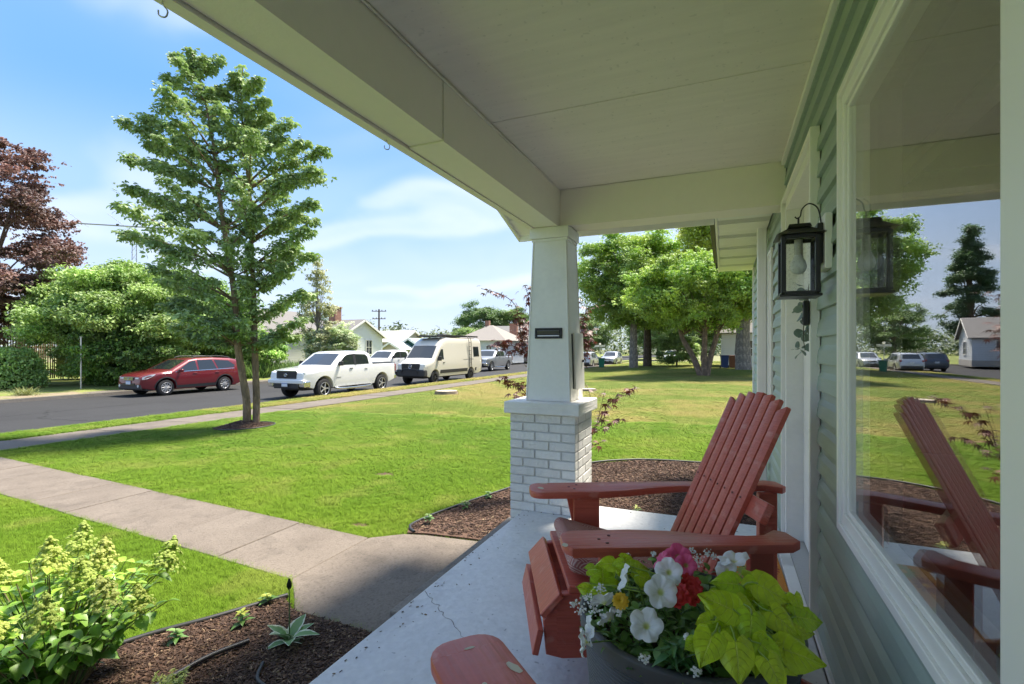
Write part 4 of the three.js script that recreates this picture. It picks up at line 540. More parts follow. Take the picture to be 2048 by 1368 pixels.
{ // chartreuse sweet potato vine: every leaf a mesh
  const t = thing('sweet_potato_vine', 'lime green heart-leaved vine hanging over the right of the planter', 'plant'); t.position.copy(POT); t.position.y = potTop - .06; const o = t.position;
  const gv = [0, 1, 2, 3].map((i) => heartGeo(1, .12 + .16 * (i % 2), .10 + .09 * i, .055, i * 2)); const ms = [0, 1, 2].map((i) => leafMat([1, 1, 1], .2, .4, leafTex([[.52, .68, .014], [.43, .62, .014], [.60, .74, .025]][i], [.70, .80, .10], 440 + i * 11, 6)));
  const vb = greyTex(256, 1, (u, v) => { const x = Math.abs(u - .5) * 2, mid = 1 - sstep(.01, .06, x), lat = Math.abs(((v * 6 - x * 1.6) % 1 + 1) % 1 - .5) * 2; return 1 - clamp(mid + sstep(.78, 1, lat) * (1 - x * .5), 0, 1) + .25 * fbm(u * 14, v * 14, 0, 3, 471); }); for (const m of ms) { m.bumpMap = vb; m.bumpScale = .0018; }
  const Z = (x, y) => [1140 + x / 3.938, 1080 + y / 3.938];
  // zoom x, y of the leaf centre, depth, length in zoom pixels, heading of the tip in the picture (degrees, 0 = right, 90 = down), tilt
  const Lv = [[1170, 490, 1.14, 300, 215], [1420, 540, 1.18, 220, 60], [1240, 330, 1.27, 230, 190], [1420, 400, 1.27, 210, 130], [1600, 400, 1.24, 300, 40], [1500, 320, 1.32, 230, 350], [1080, 850, 1.05, 280, 110], [1330, 930, 1.03, 330, 95], [1590, 890, 1.06, 240, 60], [1830, 900, 1.09, 340, 35], [1630, 1060, 1.02, 270, 80], [1430, 690, 1.10, 260, 100], [1210, 680, 1.12, 210, 170], [1690, 640, 1.16, 250, 60], [1880, 610, 1.20, 250, 10], [1790, 790, 1.14, 240, 70], [1060, 640, 1.14, 150, 160], [960, 820, 1.07, 140, 140], [1240, 850, 1.06, 220, 80], [1480, 960, 1.05, 190, 110], [260, 250, 1.40, 230, 280], [120, 375, 1.40, 140, 200], [240, 400, 1.36, 170, 170], [560, 215, 1.42, 190, 340], [470, 175, 1.44, 150, 20], [330, 200, 1.46, 160, 260], [150, 210, 1.45, 80, 180], [600, 300, 1.36, 150, 30], [1720, 480, 1.28, 200, 20], [1560, 560, 1.22, 170, 120], [1330, 640, 1.15, 160, 40], [1850, 700, 1.20, 170, 20], [1150, 760, 1.10, 150, 60], [1500, 800, 1.08, 170, 150], [1700, 980, 1.08, 200, 50], [1350, 450, 1.24, 160, 300]]; for (let i = 0; i < 26; i++) { const x = rr(1020, 1880), y = rr(420, 980) - Math.abs(x - 1450) * .12; Lv.push([x, y, 1.30 - (y - 300) / 700 * .24 + rr(-.01, .05), rr(110, 190), rr(0, 360)]); } for (let i = 0; i < 6; i++) Lv.push([rr(200, 640), rr(180, 330), rr(1.36, 1.42), rr(90, 140), rr(150, 390)]);
  const right = v3(CYW, 0, -SYW), fwd = v3(-SYW, 0, -CYW), up = v3(0, 1, 0), rim = potTop;
  Lv.forEach(([x, y, d, len, hd], i) => { const [px, py] = Z(x, y), p = ray(px, py, d), l = len / 3.938 / 1000 * d * .9, a = hd * Math.PI / 180, nrm = up.clone().multiplyScalar(1.0).addScaledVector(fwd, -rr(.65, 1.1)).addScaledVector(right, rr(-.25, .35)).normalize();
    // tip direction in the leaf plane
    const tip = right.clone().multiplyScalar(Math.cos(a)).addScaledVector(up, -Math.sin(a)); tip.addScaledVector(nrm, -tip.dot(nrm)).normalize(); const side = new THREE.Vector3().crossVectors(nrm, tip);
    const m = part(t, 'leaf', gv[i % 4], ms[(i * 5) % 3]); m.quaternion.setFromRotationMatrix(new THREE.Matrix4().makeBasis(side, nrm, tip)); m.scale.setScalar(l); const pos = p.clone().addScaledVector(tip, -.42 * l); m.position.copy(pos).sub(o);
    const root = v3((i > 19 && i < 28 ? -.12 : .10) + gauss() * .04, .0, gauss() * .06); const a1 = m.position.clone().addScaledVector(tip, -.3 * l).add(v3(0, -.01, 0)); part(t, 'leaf_stalk', limb([root, root.clone().lerp(a1, .5).add(v3(0, .05, 0)), a1, m.position.clone()], .0028, .0018, 5), std([.30, .42, .08], .55)); });
  for (const [x, y] of [[1650, 640], [1500, 560]]) { const p = ray(...Z(x, y), 1.18).sub(o); } }
{ // alyssum: clouds of tiny white florets and fine leaves at the rim
  const t = thing('sweet_alyssum', 'tiny white alyssum clusters and fine foliage along the planter rim', 'flowers'); t.position.copy(POT); t.position.y = potTop - .06; const o = t.position;
  const fl = bloomGeo(.0028, 4, .0006, .02, 0, .4), A = []; const Z = (x, y) => [1140 + x / 3.938, 1080 + y / 3.938];
  for (const [x, y, d, r] of [[240, 380, 1.30, 30], [130, 460, 1.30, 40], [30, 500, 1.32, 25], [200, 550, 1.25, 40], [90, 560, 1.26, 30], [380, 570, 1.2, 30], [270, 600, 1.22, 20], [580, 940, 1.08, 36], [990, 1030, 1.05, 34], [960, 90, 1.5, 26], [1085, 105, 1.5, 26], [1010, 150, 1.48, 30], [1130, 130, 1.5, 20], [455, 130, 1.5, 18], [660, 110, 1.52, 16], [920, 760, 1.1, 18], [1000, 190, 1.46, 30]]) for (let i = 0; i < 26; i++) { const p = ray(...Z(x + gauss() * r * 1.1, y + gauss() * r), d + gauss() * .012); A.push(mat4(p.sub(o), rr(.3, 1.3), YAW + rr(-.7, .7), rr(-.5, .5), rr(.8, 1.2))); }
  instances(t, 'florets', fl, leafMat([.85, .85, .84], .2, .6), A);
  filler(t, o, 750, spear, M.leafInst, () => { const [x, z, q] = inPot(PR * .96); return [v3(x, potTop - .035 + .05 * rnd() * (1.5 - q / PR), z), rr(.45, .9)]; }, [[.12, .25, .04], [.24, .40, .08]]); 
  const gs = filler(t, o, 70, leafGeo(.06, [.05, .12, .14, .11, .06, .01], .3, .35), M.leafInst, () => [ray(...Z(rr(760, 1060), rr(800, 1000)), rr(1.10, 1.15)), rr(.5, .9)], [[.06, .18, .04], [.10, .25, .06]], 'lance_leaves'); }

// ---------------------------------------------------------------- hydrangea, hosta, seedlings
{ reseed(71); const C = V(2.84, bedTop(2.8), 1.3), t = thing('hydrangea_bush', 'leafy hydrangea bush with pale yellow flower heads in the mulch bed', 'shrub'); t.position.copy(C);
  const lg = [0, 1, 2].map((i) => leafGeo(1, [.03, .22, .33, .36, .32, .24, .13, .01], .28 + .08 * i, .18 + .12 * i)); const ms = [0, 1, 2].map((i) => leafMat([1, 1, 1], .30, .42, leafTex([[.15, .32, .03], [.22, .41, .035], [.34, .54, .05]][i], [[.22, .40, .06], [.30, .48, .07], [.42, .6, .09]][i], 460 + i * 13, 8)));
  const pan = [0, 1, 2].map((k) => { const gs = []; const fl = (() => { const q = []; for (let i = 0; i < 4; i++) { const p = new THREE.PlaneGeometry(.008, .009); p.translate(0, .005, 0); p.rotateX(-.5); p.rotateY(0); const r = new THREE.Matrix4().makeRotationZ(i * Math.PI / 2 + .4); p.applyMatrix4(r); q.push(p); } return flat(q); })();
    for (let i = 0; i < 210; i++) { const h = Math.pow(rnd(), 1.3), rad = (.062 * Math.pow(1 - h, .8) + .006) * rr(.45, 1.15), a = rnd() * 6.283, g = fl.clone(); g.rotateX(-rr(.2, 1.3)); g.rotateY(-a + Math.PI / 2); g.scale(.9, .9, .9); g.translate(rad * Math.cos(a), h * .115 + rr(-.010, .012), rad * Math.sin(a)); gs.push(g); } return flat(gs); });
  const pm = [leafMat([.44, .52, .09], .3, .7), leafMat([.38, .48, .08], .3, .7), leafMat([.50, .55, .13], .3, .7)];
  const stems = std([.16, .13, .06], .8), stalk = std([.12, .20, .05], .7); let leaves = 0; const A = [], CA = [];
  const N = 84; for (let i = 0; i < N; i++) { const a = i * 2.39996, q = Math.sqrt((i + .5) / N), R = .45 * q, h = (.58 - .18 * q * q) * rr(.82, 1.06), b = v3(Math.cos(a) * .10 * q, 0, Math.sin(a) * .10 * q), e = v3(Math.cos(a) * R + rr(-.03, .03), h, Math.sin(a) * R + rr(-.03, .03)), mid = b.clone().lerp(e, .5).add(v3(0, .06, 0));
    part(t, 'stem', limb([b, mid, e], .0042, .0022, 5), i % 2 ? stems : stalk); const cv = new THREE.CatmullRomCurve3([b, mid, e]);
    const bloom = i % 5 === 0 && h > .36; if (bloom) { const m = part(t, 'flower_head', pan[i % 3], pm[(i * 5) % 3]); m.position.copy(e).add(v3(0, -.01, 0)); m.rotation.set(Math.sin(a) * .5 * q, rnd() * 6, -Math.cos(a) * .5 * q); m.scale.setScalar(rr(1.0, 1.35)); }
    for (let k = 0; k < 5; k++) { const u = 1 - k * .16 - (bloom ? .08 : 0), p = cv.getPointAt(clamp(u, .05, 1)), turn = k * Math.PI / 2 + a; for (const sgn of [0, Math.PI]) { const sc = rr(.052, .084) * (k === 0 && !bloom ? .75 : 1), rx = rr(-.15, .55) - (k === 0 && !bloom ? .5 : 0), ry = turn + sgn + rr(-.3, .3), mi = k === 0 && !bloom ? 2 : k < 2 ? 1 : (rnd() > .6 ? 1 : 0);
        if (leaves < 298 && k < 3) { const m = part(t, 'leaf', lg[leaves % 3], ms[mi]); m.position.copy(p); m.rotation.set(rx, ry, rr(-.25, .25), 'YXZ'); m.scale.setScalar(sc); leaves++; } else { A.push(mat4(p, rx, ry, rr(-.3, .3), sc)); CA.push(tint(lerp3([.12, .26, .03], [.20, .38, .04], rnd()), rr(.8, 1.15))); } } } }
  instances(t, 'inner_leaves', lg[1], leafMat([1, 1, 1], .3, .45), A, CA); }
{ reseed(73); const t = thing('hosta_plant', 'small hosta with white-edged green leaves and one dark flower stalk', 'plant'); t.position.copy(V(2.13, bedTop(2.1), 1.99));
  const tex = colourTex(256, 1, (u, v) => { const x = Math.abs(u - .5) * 2, e = sstep(.64, .76, x + .14 * (fbm(u * 8, v * 8, 0, 3, 480) - .5) * 2), st = .08 * Math.sin(u * 70); return lerp3(tint([.13, .28, .06], 1 + st), [.68, .72, .52], e); }); const m0 = leafMat([1, 1, 1], .3, .45, tex), g = [.35, .6, .9].map((d) => leafGeo(1, [.05, .07, .16, .24, .25, .21, .12, .01], .35, d));
  [[0, .19, -1.05], [.8, .17, -.95], [1.7, .18, -1.1], [2.6, .16, -.8], [3.4, .18, -.95], [4.2, .15, -.7], [5.1, .17, -1.0], [5.7, .13, -.5], [2.1, .13, -.45], [.4, .12, -1.25]].forEach(([a, l, rx], i) => { const m = part(t, 'leaf', g[i % 3], m0); m.rotation.set(rx, a, 0, 'YXZ'); m.scale.setScalar(l * .84); });
  part(t, 'flower_stalk', limb([v3(0, 0, 0), v3(.004, .15, .002), v3(0, .30, 0)], .004, .003, 6), std([.10, .16, .06], .7)); const bud = flat([0, 1, 2, 3, 4, 5].map((i) => { const q = leafGeo(.055, [.1, .22, .24, .16, .02], .5, -.1); q.rotateX(-1.35); q.rotateY(i * 1.05); q.translate(0, .285, 0); return q; })); part(t, 'flower_bud', bud, std([.045, .060, .035], .8)); }
{ reseed(75); const kinds = [[[.10, .22, .03], [.42, .46, .05]], [[.12, .26, .05], [.22, .36, .08]]]; const lf = leafGeo(1, [.04, .2, .26, .22, .12, .01], .3, .3);
  const spots = [[2.52, 2.02, .09, 0, 'yellow-tipped seedling in the mulch behind the hosta'], [2.60, 2.26, .06, 0, 'tiny yellow seedling by the edging near the walk corner'], [2.72, 1.78, .07, 1, 'small green seedling against the black edging'], [2.44, 3.85, .09, 1, 'green seedling at the tip of the bed by the walk'], [2.34, 4.35, .08, 0, 'yellowish seedling beside the edging before the brick pier'], [2.28, 4.75, .07, 1, 'low seedling between edging and brick pier'], [1.06, 5.35, .11, 0, 'lime seedling in the mulch behind the chair arm'], [.74, 4.72, .10, 0, 'second lime seedling in the mulch close to the porch floor']];
  for (const [L, s, h, k, lab] of spots) { const t = thing('seedling', lab, 'plant', 'seedlings in the mulch beds'); t.position.copy(V(L, bedTop(L), s)); part(t, 'stem', limb([v3(0, 0, 0), v3(.004, h * .5, 0), v3(0, h, .003)], .003, .0015, 5), greenStem); const m1 = leafMat(kinds[k][0], .3, .5), m2 = leafMat(kinds[k][1], .3, .5); for (let i = 0; i < 14; i++) { const q = i / 14, m = part(t, 'leaf', lf, q > .6 ? m2 : m1); m.position.set(0, h * (.25 + .75 * q), 0); m.rotation.set(rr(-.7, .1), i * 2.4, 0, 'YXZ'); m.scale.setScalar(rr(.04, .06) * (1.2 - .4 * q)); } } }
{ // low plant with yellow-green needles near the hydrangea foot
  reseed(76); const t = thing('spurge_plant', 'feathery yellow green plant on the mulch under the hydrangea', 'plant'); t.position.copy(V(2.30, bedTop(2.3), 1.48)); const g = leafGeo(.03, [.04, .12, .12, .02], .2, .2), A = [], C = []; for (let i = 0; i < 9; i++) { const a = i * .8, e = v3(Math.cos(a) * .06, rr(.06, .12), Math.sin(a) * .06); part(t, 'stem', limb([v3(0, 0, 0), e.clone().multiplyScalar(.5).add(v3(0, .01, 0)), e], .002, .001, 4), greenStem); for (let k = 0; k < 30; k++) { A.push(mat4(e.clone().multiplyScalar(rr(.3, 1)), rr(-.8, .3), rnd() * 6.28, 0, rr(.7, 1.1))); C.push(lerp3([.30, .40, .05], [.50, .52, .14], rnd())); } } instances(t, 'needles', g, M.leafInst, A, C); }
{ // Japanese maple behind the brick pier
  reseed(81); const t = thing('japanese_maple', 'young maple with dark red feathery leaves behind the brick pier', 'tree'); const B = V(1.80, bedTop(1.8), 5.15); t.position.copy(B); const o = B;
  const bark = std([.10, .055, .045], .8); const lobe = [-1.25, -.62, 0, .62, 1.25]; const mg = flat(lobe.map((a, i) => { const l = leafGeo([.6, .85, 1, .85, .6][i], [.02, .10, .12, .09, .05, .004], .3, .25); l.rotateY(a); return l; }));
  const A = [], C = [];
  const br = (pts, r0, r1, leaves, sp = .06) => { const q = pts.map(([x, y, d]) => ray(x, y, d).sub(o)); const c = new THREE.CatmullRomCurve3(q); part(t, 'branch', limb(q, r0, r1, 6), bark); for (let i = 0; i < leaves * 1.5; i++) { const u = 1 - Math.pow(rnd(), 1.3) * .8, p = c.getPointAt(u); A.push(mat4(p.add(v3(gauss() * sp, gauss() * sp * .6, gauss() * sp)), rr(-.2, 1.0), rnd() * 6.28, rr(-.4, .4), rr(.055, .085))); C.push(tint(lerp3([.09, .026, .022], [.24, .065, .040], rnd()), rr(.7, 1.3))); } };
  part(t, 'trunk', limb([v3(0, -.03, 0), v3(.02, .35, -.03), v3(-.02, .75, .02), v3(-.01, 1.1, 0)], .022, .014, 7), bark);
  const J = [1096, 880, 5.45], K = [1092, 770, 5.5];
  br([K, [1060, 720, 5.4], [1040, 660, 5.4], [1030, 610, 5.35], [1005, 590, 5.3], [962, 577, 5.3]], .008, .003, 34, .05); br([K, [1050, 700, 5.5], [1000, 690, 5.4], [985, 690, 5.4]], .008, .003, 70, .10); br([K, [1060, 690, 5.6], [1045, 660, 5.6], [1050, 640, 5.6]], .007, .003, 60, .09); br([J, [1060, 800, 5.3], [1030, 765, 5.2], [1010, 760, 5.2]], .008, .003, 46, .08); br([J, [1050, 800, 5.2], [1030, 790, 5.1]], .006, .003, 24, .06); br([K, [1060, 640, 5.5], [1058, 600, 5.5], [1050, 570, 5.5]], .006, .003, 26, .06);
  br([K, [1150, 700, 5.6], [1165, 650, 5.7], [1175, 605, 5.7]], .008, .003, 60, .10); br([K, [1160, 730, 5.7], [1172, 690, 5.7], [1180, 660, 5.7]], .007, .003, 40, .09); br([J, [1185, 860, 5.2], [1205, 830, 5.1], [1225, 800, 5.1], [1270, 775, 5.1]], .006, .002, 34, .045); br([J, [1188, 855, 5.2], [1200, 820, 5.1], [1210, 780, 5.1]], .005, .002, 14, .04); br([J, [1180, 800, 5.3], [1172, 770, 5.3], [1165, 760, 5.3]], .005, .002, 8, .03); br([J, [1186, 890, 5.2], [1200, 885, 5.1], [1212, 880, 5.1]], .005, .002, 12, .04); br([J, [1178, 872, 5.1], [1205, 855, 5.0], [1240, 835, 5.0]], .004, .002, 10, .04);
  instances(t, 'foliage', mg, leafMat([1, 1, 1], .25, .5), A, C); }
// ---------------------------------------------------------------- vehicles (local: x forward, y up, z sideways; origin on the road under the middle of the wheelbase)
const lerpList = (list, x) => { for (let i = 0; i < list.length - 1; i++) { const a = list[i], b = list[i + 1]; if ((x <= a[0] && x >= b[0]) || (x >= a[0] && x <= b[0])) return mix(a[1], b[1], (x - a[0]) / ((b[0] - a[0]) || 1)); } return list[list.length - 1][1]; };
const paint = (c, metal = 0) => new THREE.MeshPhysicalMaterial({ color: rgb(c), roughness: .38, metalness: metal, clearcoat: 1, clearcoatRoughness: .04 });
M.tyre = std([.018, .018, .019], .8); M.rim = std([.62, .62, .63], .32, { metalness: .75 }); M.darkRim = std([.05, .05, .052], .4, { metalness: .5 }); M.chrome = std([.75, .75, .76], .12, { metalness: 1 }); M.plate = std([.70, .73, .78], .5); M.plateBlue = std([.12, .18, .40], .5); M.cladding = std([.035, .035, .037], .6); M.lamp = phys([.72, .74, .76], .08, { clearcoat: 1 }); M.tail = phys([.30, .012, .012], .15, { clearcoat: 1 }); M.amber = phys([.55, .20, .03], .2, { clearcoat: 1 }); M.seam = std([.02, .02, .02], .8);
function carBody(S) {
  const half = S.W / 2, xf = S.top[0][0], xr = S.top[S.top.length - 1][0], belt = S.belt;
  const top = (x) => lerpList(S.top, x);
  const arch = (x) => { let b = S.clear + (x > xf - .5 ? (x - xf + .5) * .25 : 0) + (x < xr + .6 ? (xr + .6 - x) * .25 : 0); for (const w of [S.front, S.rear]) { const q = S.archR * S.archR - (x - w) ** 2; if (q > 0) b = Math.max(b, S.wheelR + Math.sqrt(q) * .98); } return b; };
  const plan = (x) => 1 - (S.nose ?? .16) * Math.pow(clamp((x - (xf - 1.0)) / 1.0, 0, 1), 2.4) - .09 * Math.pow(clamp((xr + .7 - x) / .7, 0, 1), 2.4);
  const hw = (x, y) => { const t = y > belt ? -(y - belt) * S.tumble : -Math.pow(clamp((belt - y) / (belt - S.clear), 0, 1), 2) * .05 + .012 * Math.sin(clamp((y - S.clear) / (belt - S.clear), 0, 1) * Math.PI); return (half + t) * plan(x); };
  const xs = []; const n = 96; for (let i = 0; i <= n; i++) xs.push(mix(xf, xr, i / n)); for (const w of [S.front, S.rear]) for (const k of [-1, 1]) xs.push(w + k * S.archR * .999, w + k * S.archR * 1.001); for (const p of S.top) xs.push(p[0]); xs.sort((a, b) => b - a);
  const rows = 12, P = [], I = [], ring = rows * 2 + 6; let cols = 0;
  const u = xs.filter((x, i) => i === 0 || xs[i - 1] - x > 1e-4);
  for (const x of u) { const b = arch(x), t = Math.max(top(x), b + .02), r = Math.min(S.round ?? .09, (t - b) * .45), pts = []; pts.push([0, b]); pts.push([hw(x, b) * .97, b]);
    for (let k = 0; k < rows - 2; k++) { const y = mix(b + .02, t - r, k / (rows - 3)); pts.push([hw(x, y), y]); }
    pts.push([hw(x, t) - r * .35, t - r * .30], [hw(x, t) - r * 1.1, t]); pts.push([0, t + (S.crown ?? .015)]);
    for (const [z, y] of pts) P.push(x, y, z); for (let k = pts.length - 2; k >= 1; k--) P.push(x, pts[k][1], -pts[k][0]); cols++; var R = pts.length * 2 - 2; }
  for (let i = 0; i < cols - 1; i++) for (let k = 0; k < R; k++) { const a = i * R + k, b = i * R + (k + 1) % R, c = a + R, d = b + R; I.push(a, b, c, b, d, c); }
  for (const [c0, flip] of [[0, 1], [cols - 1, 0]]) { const base = c0 * R; for (let k = 1; k < R - 1; k++) flip ? I.push(base, base + k + 1, base + k) : I.push(base, base + k, base + k + 1); }
  let g = new THREE.BufferGeometry(); g.setAttribute('position', new THREE.Float32BufferAttribute(P, 3)); g.setIndex(I); g = toCreasedNormals(g, .55); return { g: setUV(g), hw, top, arch, plan };
}
function sidePanel(B, pts, off = .004) {    // a polygon in the side view laid on both flanks
  const c = pts.map(([x, y]) => new THREE.Vector2(x, y)); if (THREE.ShapeUtils.isClockWise(c)) c.reverse(); const tri = THREE.ShapeUtils.triangulateShape(c, []); return [1, -1].map((s) => { const P = []; for (const t of tri) for (const k of s > 0 ? t : [t[0], t[2], t[1]]) { const q = c[k]; P.push(q.x, q.y, s * (B.hw(q.x, q.y) + off)); } const g = new THREE.BufferGeometry(); g.setAttribute('position', new THREE.Float32BufferAttribute(P, 3)); g.computeVertexNormals(); return setUV(g); }); }
function topPatch(B, xa, xb, wa, wb, off = .006) {  // glass on the sloped top between xa and xb (half widths wa, wb)
  const P = [], n = 6, m = 6; const pt = (i, j) => { const x = mix(xa, xb, i / n), w = mix(wa, wb, i / n), z = mix(-w, w, j / m); return [x, B.top(x) + off + .018 * (1 - Math.abs(z / w)), z]; }; for (let i = 0; i < n; i++) for (let j = 0; j < m; j++) { const a = pt(i, j), b = pt(i, j + 1), c = pt(i + 1, j), d = pt(i + 1, j + 1); P.push(...a, ...b, ...c, ...b, ...d, ...c); } const g = new THREE.BufferGeometry(); g.setAttribute('position', new THREE.Float32BufferAttribute(P, 3)); g.computeVertexNormals(); return setUV(g); }
function endPatch(x, y0, y1, z0, z1, out, r = .01) { return box(.03, Math.abs(y1 - y0), Math.abs(z1 - z0), x + out, (y0 + y1) / 2, (z0 + z1) / 2, r); }
const wheelCache = new Map();
function wheel(t, x, z, R, w, rimMat, spokes) {
  const h = holder(t, 'wheel'), s = Math.sign(z); h.position.set(x, R, z); const key = `${R}${w}${spokes}`;
  if (!wheelCache.has(key)) { const ty = new THREE.LatheGeometry([[R * .62, -w / 2], [R * .9, -w / 2], [R * .98, -w * .38], [R, -w * .2], [R, w * .2], [R * .98, w * .38], [R * .9, w / 2], [R * .62, w / 2]].map(([a, b]) => new THREE.Vector2(a, b)), 36); ty.rotateX(Math.PI / 2);
    const gs = []; const lip = new THREE.TorusGeometry(R * .62, R * .035, 8, 32); lip.translate(0, 0, w * .46); gs.push(lip); const hub = new THREE.CylinderGeometry(R * .15, R * .15, .05, 16); hub.rotateX(Math.PI / 2); hub.translate(0, 0, w * .40); gs.push(hub); for (let i = 0; i < spokes; i++) { const b = box(R * .52, R * .115, .035, R * .36, 0, w * .38, .008); b.rotateZ(i / spokes * 6.283); gs.push(b); } const back = new THREE.CircleGeometry(R * .63, 28); back.translate(0, 0, w * .12); wheelCache.set(key, [ty, flat(gs), back]); }
  const [a, b, c] = wheelCache.get(key); part(h, 'tyre', a, M.tyre); part(h, 'rim', b, rimMat); part(h, 'brake_disc', c, M.cladding); if (s < 0) h.rotation.y = Math.PI; return h; }
const both = (t, name, geos, mat) => geos.forEach((g) => part(t, name, g, mat));
function emblem(t, kind, x, y, r) { const gs = []; const ring = new THREE.TorusGeometry(r, r * .12, 8, 24); if (kind === 'oval') { const q = ring.clone(); q.scale(1, .68, 1); gs.push(q); const q2 = new THREE.TorusGeometry(r * .5, r * .11, 8, 20); q2.scale(.55, 1.0, 1); gs.push(q2); const q3 = new THREE.TorusGeometry(r * .7, r * .1, 8, 20); q3.scale(1, .4, 1); q3.translate(0, r * .2, 0); gs.push(q3); } else if (kind === 'star') { gs.push(ring); for (let i = 0; i < 3; i++) { const c = new THREE.ConeGeometry(r * .2, r, 4); c.translate(0, r * .5, 0); c.rotateZ(i * 2.0944); gs.push(c); } } else { const q = ring.clone(); q.scale(1, .55, 1); gs.push(q); for (let i = 0; i < 6; i++) { const o = new THREE.OctahedronGeometry(r * (i ? .13 : .22)); o.translate(r * (-.5 + (i % 3) * .45), r * (i < 3 ? .12 : -.15), 0); gs.push(o); } } const g = flat(gs); g.rotateY(Math.PI / 2); g.translate(x, y, 0); part(t, 'emblem', g, M.chrome); }
function mirror(t, x, y, z, m, big = 1) { for (const s of [1, -1]) { part(t, 'wing_mirror', box(.10 * big, .15 * big, .20, x, y, s * (z + .12), .03), m); part(t, 'mirror_arm', box(.05, .03, .08, x, y - .04, s * (z + .01), .01), M.cladding); } }
function finish(t, L, s, heading, y = 0) { t.position.copy(V(L, y + .001, s)); t.rotation.y = heading; return t; }
const TOWARDS = -Math.PI / 2, AWAY = Math.PI / 2;

function wagon(label, col, group, metal = 0, suv = 0) {
  const t = thing('parked_car', label, 'car', group), h = suv * .06;
  const S = { W: 1.84, clear: .26, belt: 1.0, tumble: .30, front: 1.37, rear: -1.37, archR: .43, wheelR: .345, nose: .22, top: [[2.33, .66], [2.30, .84], [2.15, .92], [1.9, .98], [1.15, 1.08], [.28, 1.54 + h], [-.1, 1.595 + h], [-.9, 1.615 + h], [-1.75, 1.57 + h], [-2.12, 1.50 + h], [-2.40, 1.08], [-2.46, .95], [-2.50, .62]] }, B = carBody(S), pm = paint(col, metal);
  part(t, 'body', B.g, pm); part(t, 'underbody', box(4.2, .16, 1.5, 0, .32, 0, .03), M.cladding);
  part(t, 'windscreen', topPatch(B, 1.10, .34, .70, .58), M.glassDark); part(t, 'rear_window', topPatch(B, -2.14, -2.36, .56, .62), M.glassDark);
  const Y = 1.50 + h; both(t, 'side_window', sidePanel(B, [[.92, 1.03], [.30, 1.43 + h], [.02, Y - .01], [-.02, 1.04]]), M.glassDark); both(t, 'side_window', sidePanel(B, [[-.10, 1.04], [-.08, Y], [-.80, Y + .01], [-.98, 1.06]]), M.glassDark); both(t, 'side_window', sidePanel(B, [[-1.06, 1.07], [-.90, Y], [-1.62, Y - .05], [-1.95, 1.22], [-1.85, 1.13]]), M.glassDark);
  both(t, 'window_trim', sidePanel(B, [[.98, 1.00], [.98, 1.02], [-1.9, 1.09], [-1.9, 1.07]], .006), M.chrome);
  for (const x of [.98, -.06, -1.02]) both(t, 'door_seam', sidePanel(B, [[x, .42], [x + .012, .42], [x + .012 - (x > .5 ? .05 : 0), 1.0], [x - (x > .5 ? .05 : 0), 1.0]], .003), M.seam);
  both(t, 'sill_cladding', sidePanel(B, [[.93, .30], [.93, .42], [-.93, .44], [-.93, .30]], .014), M.cladding);
  for (const w of [S.front, S.rear]) { const o = [], i = []; for (let k = 0; k <= 14; k++) { const a = mix(.06, Math.PI - .06, k / 14); i.push([w + Math.cos(a) * .432, .345 + Math.sin(a) * .424]); o.push([w + Math.cos(a) * .475, .345 + Math.sin(a) * .472]); } for (let k = 0; k < 14; k++) both(t, 'arch_cladding', sidePanel(B, [i[k], o[k], o[k + 1], i[k + 1]], .012), M.cladding); }
  part(t, 'front_bumper', box(.14, .24, 1.46, 2.27, .42, 0, .05), M.cladding); part(t, 'rear_bumper', box(.16, .26, 1.52, -2.44, .46, 0, .05), M.cladding);
  part(t, 'grille', box(.05, .15, .66, 2.315, .76, 0, .02), M.blackPlastic); for (let k = 0; k < 3; k++) part(t, 'grille_bar', box(.02, .012, .62, 2.345, .72 + k * .045, 0), M.chrome); part(t, 'lower_intake', box(.03, .10, .8, 2.335, .52, 0, .01), M.black); if (!suv) emblem(t, 'stars', 2.36, .765, .055);
  for (const s of [1, -1]) { part(t, 'headlight', box(.06, .075, .24, 2.29, .775, s * .50, .025), M.lamp); part(t, 'fog_light', (() => { const g = new THREE.CylinderGeometry(.055, .055, .03, 16); g.rotateZ(Math.PI / 2); g.translate(2.33, .46, s * .62); return g; })(), M.lamp); part(t, 'tail_light', box(.22, .17, .16, -2.36, .98, s * .76, .03), M.tail); part(t, 'roof_rail', flat([tube([v3(.05, 1.60 + h, s * .60), v3(-.1, 1.655 + h, s * .60), v3(-.6, 1.67 + h, s * .60), v3(-1.5, 1.655 + h, s * .60), v3(-1.85, 1.58 + h, s * .60)], .022, 30, 6)]), M.cladding); for (const x of [.45, -.62]) part(t, 'door_handle', box(.18, .03, .03, x - .35, .93, s * (B.hw(x, .93) + .012), .01), pm); }
  both(t, 'headlight', sidePanel(B, [[2.27, .73], [2.26, .83], [2.05, .91], [1.80, .945], [1.86, .88], [2.08, .76]], .007), M.lamp);
  mirror(t, .78, 1.06, .90, pm, .85); part(t, 'number_plate', box(.012, .15, .31, 2.358, .60, 0, .004), M.plate); part(t, 'plate_band', box(.004, .022, .30, 2.366, .655, 0), M.plateBlue); part(t, 'rear_number_plate', box(.012, .15, .31, -2.50, .82, 0, .004), M.plate);
  for (const x of [1.37, -1.37]) for (const s of [1, -1]) wheel(t, x, s * .80, .345, .23, M.rim, 10);
  return t; }
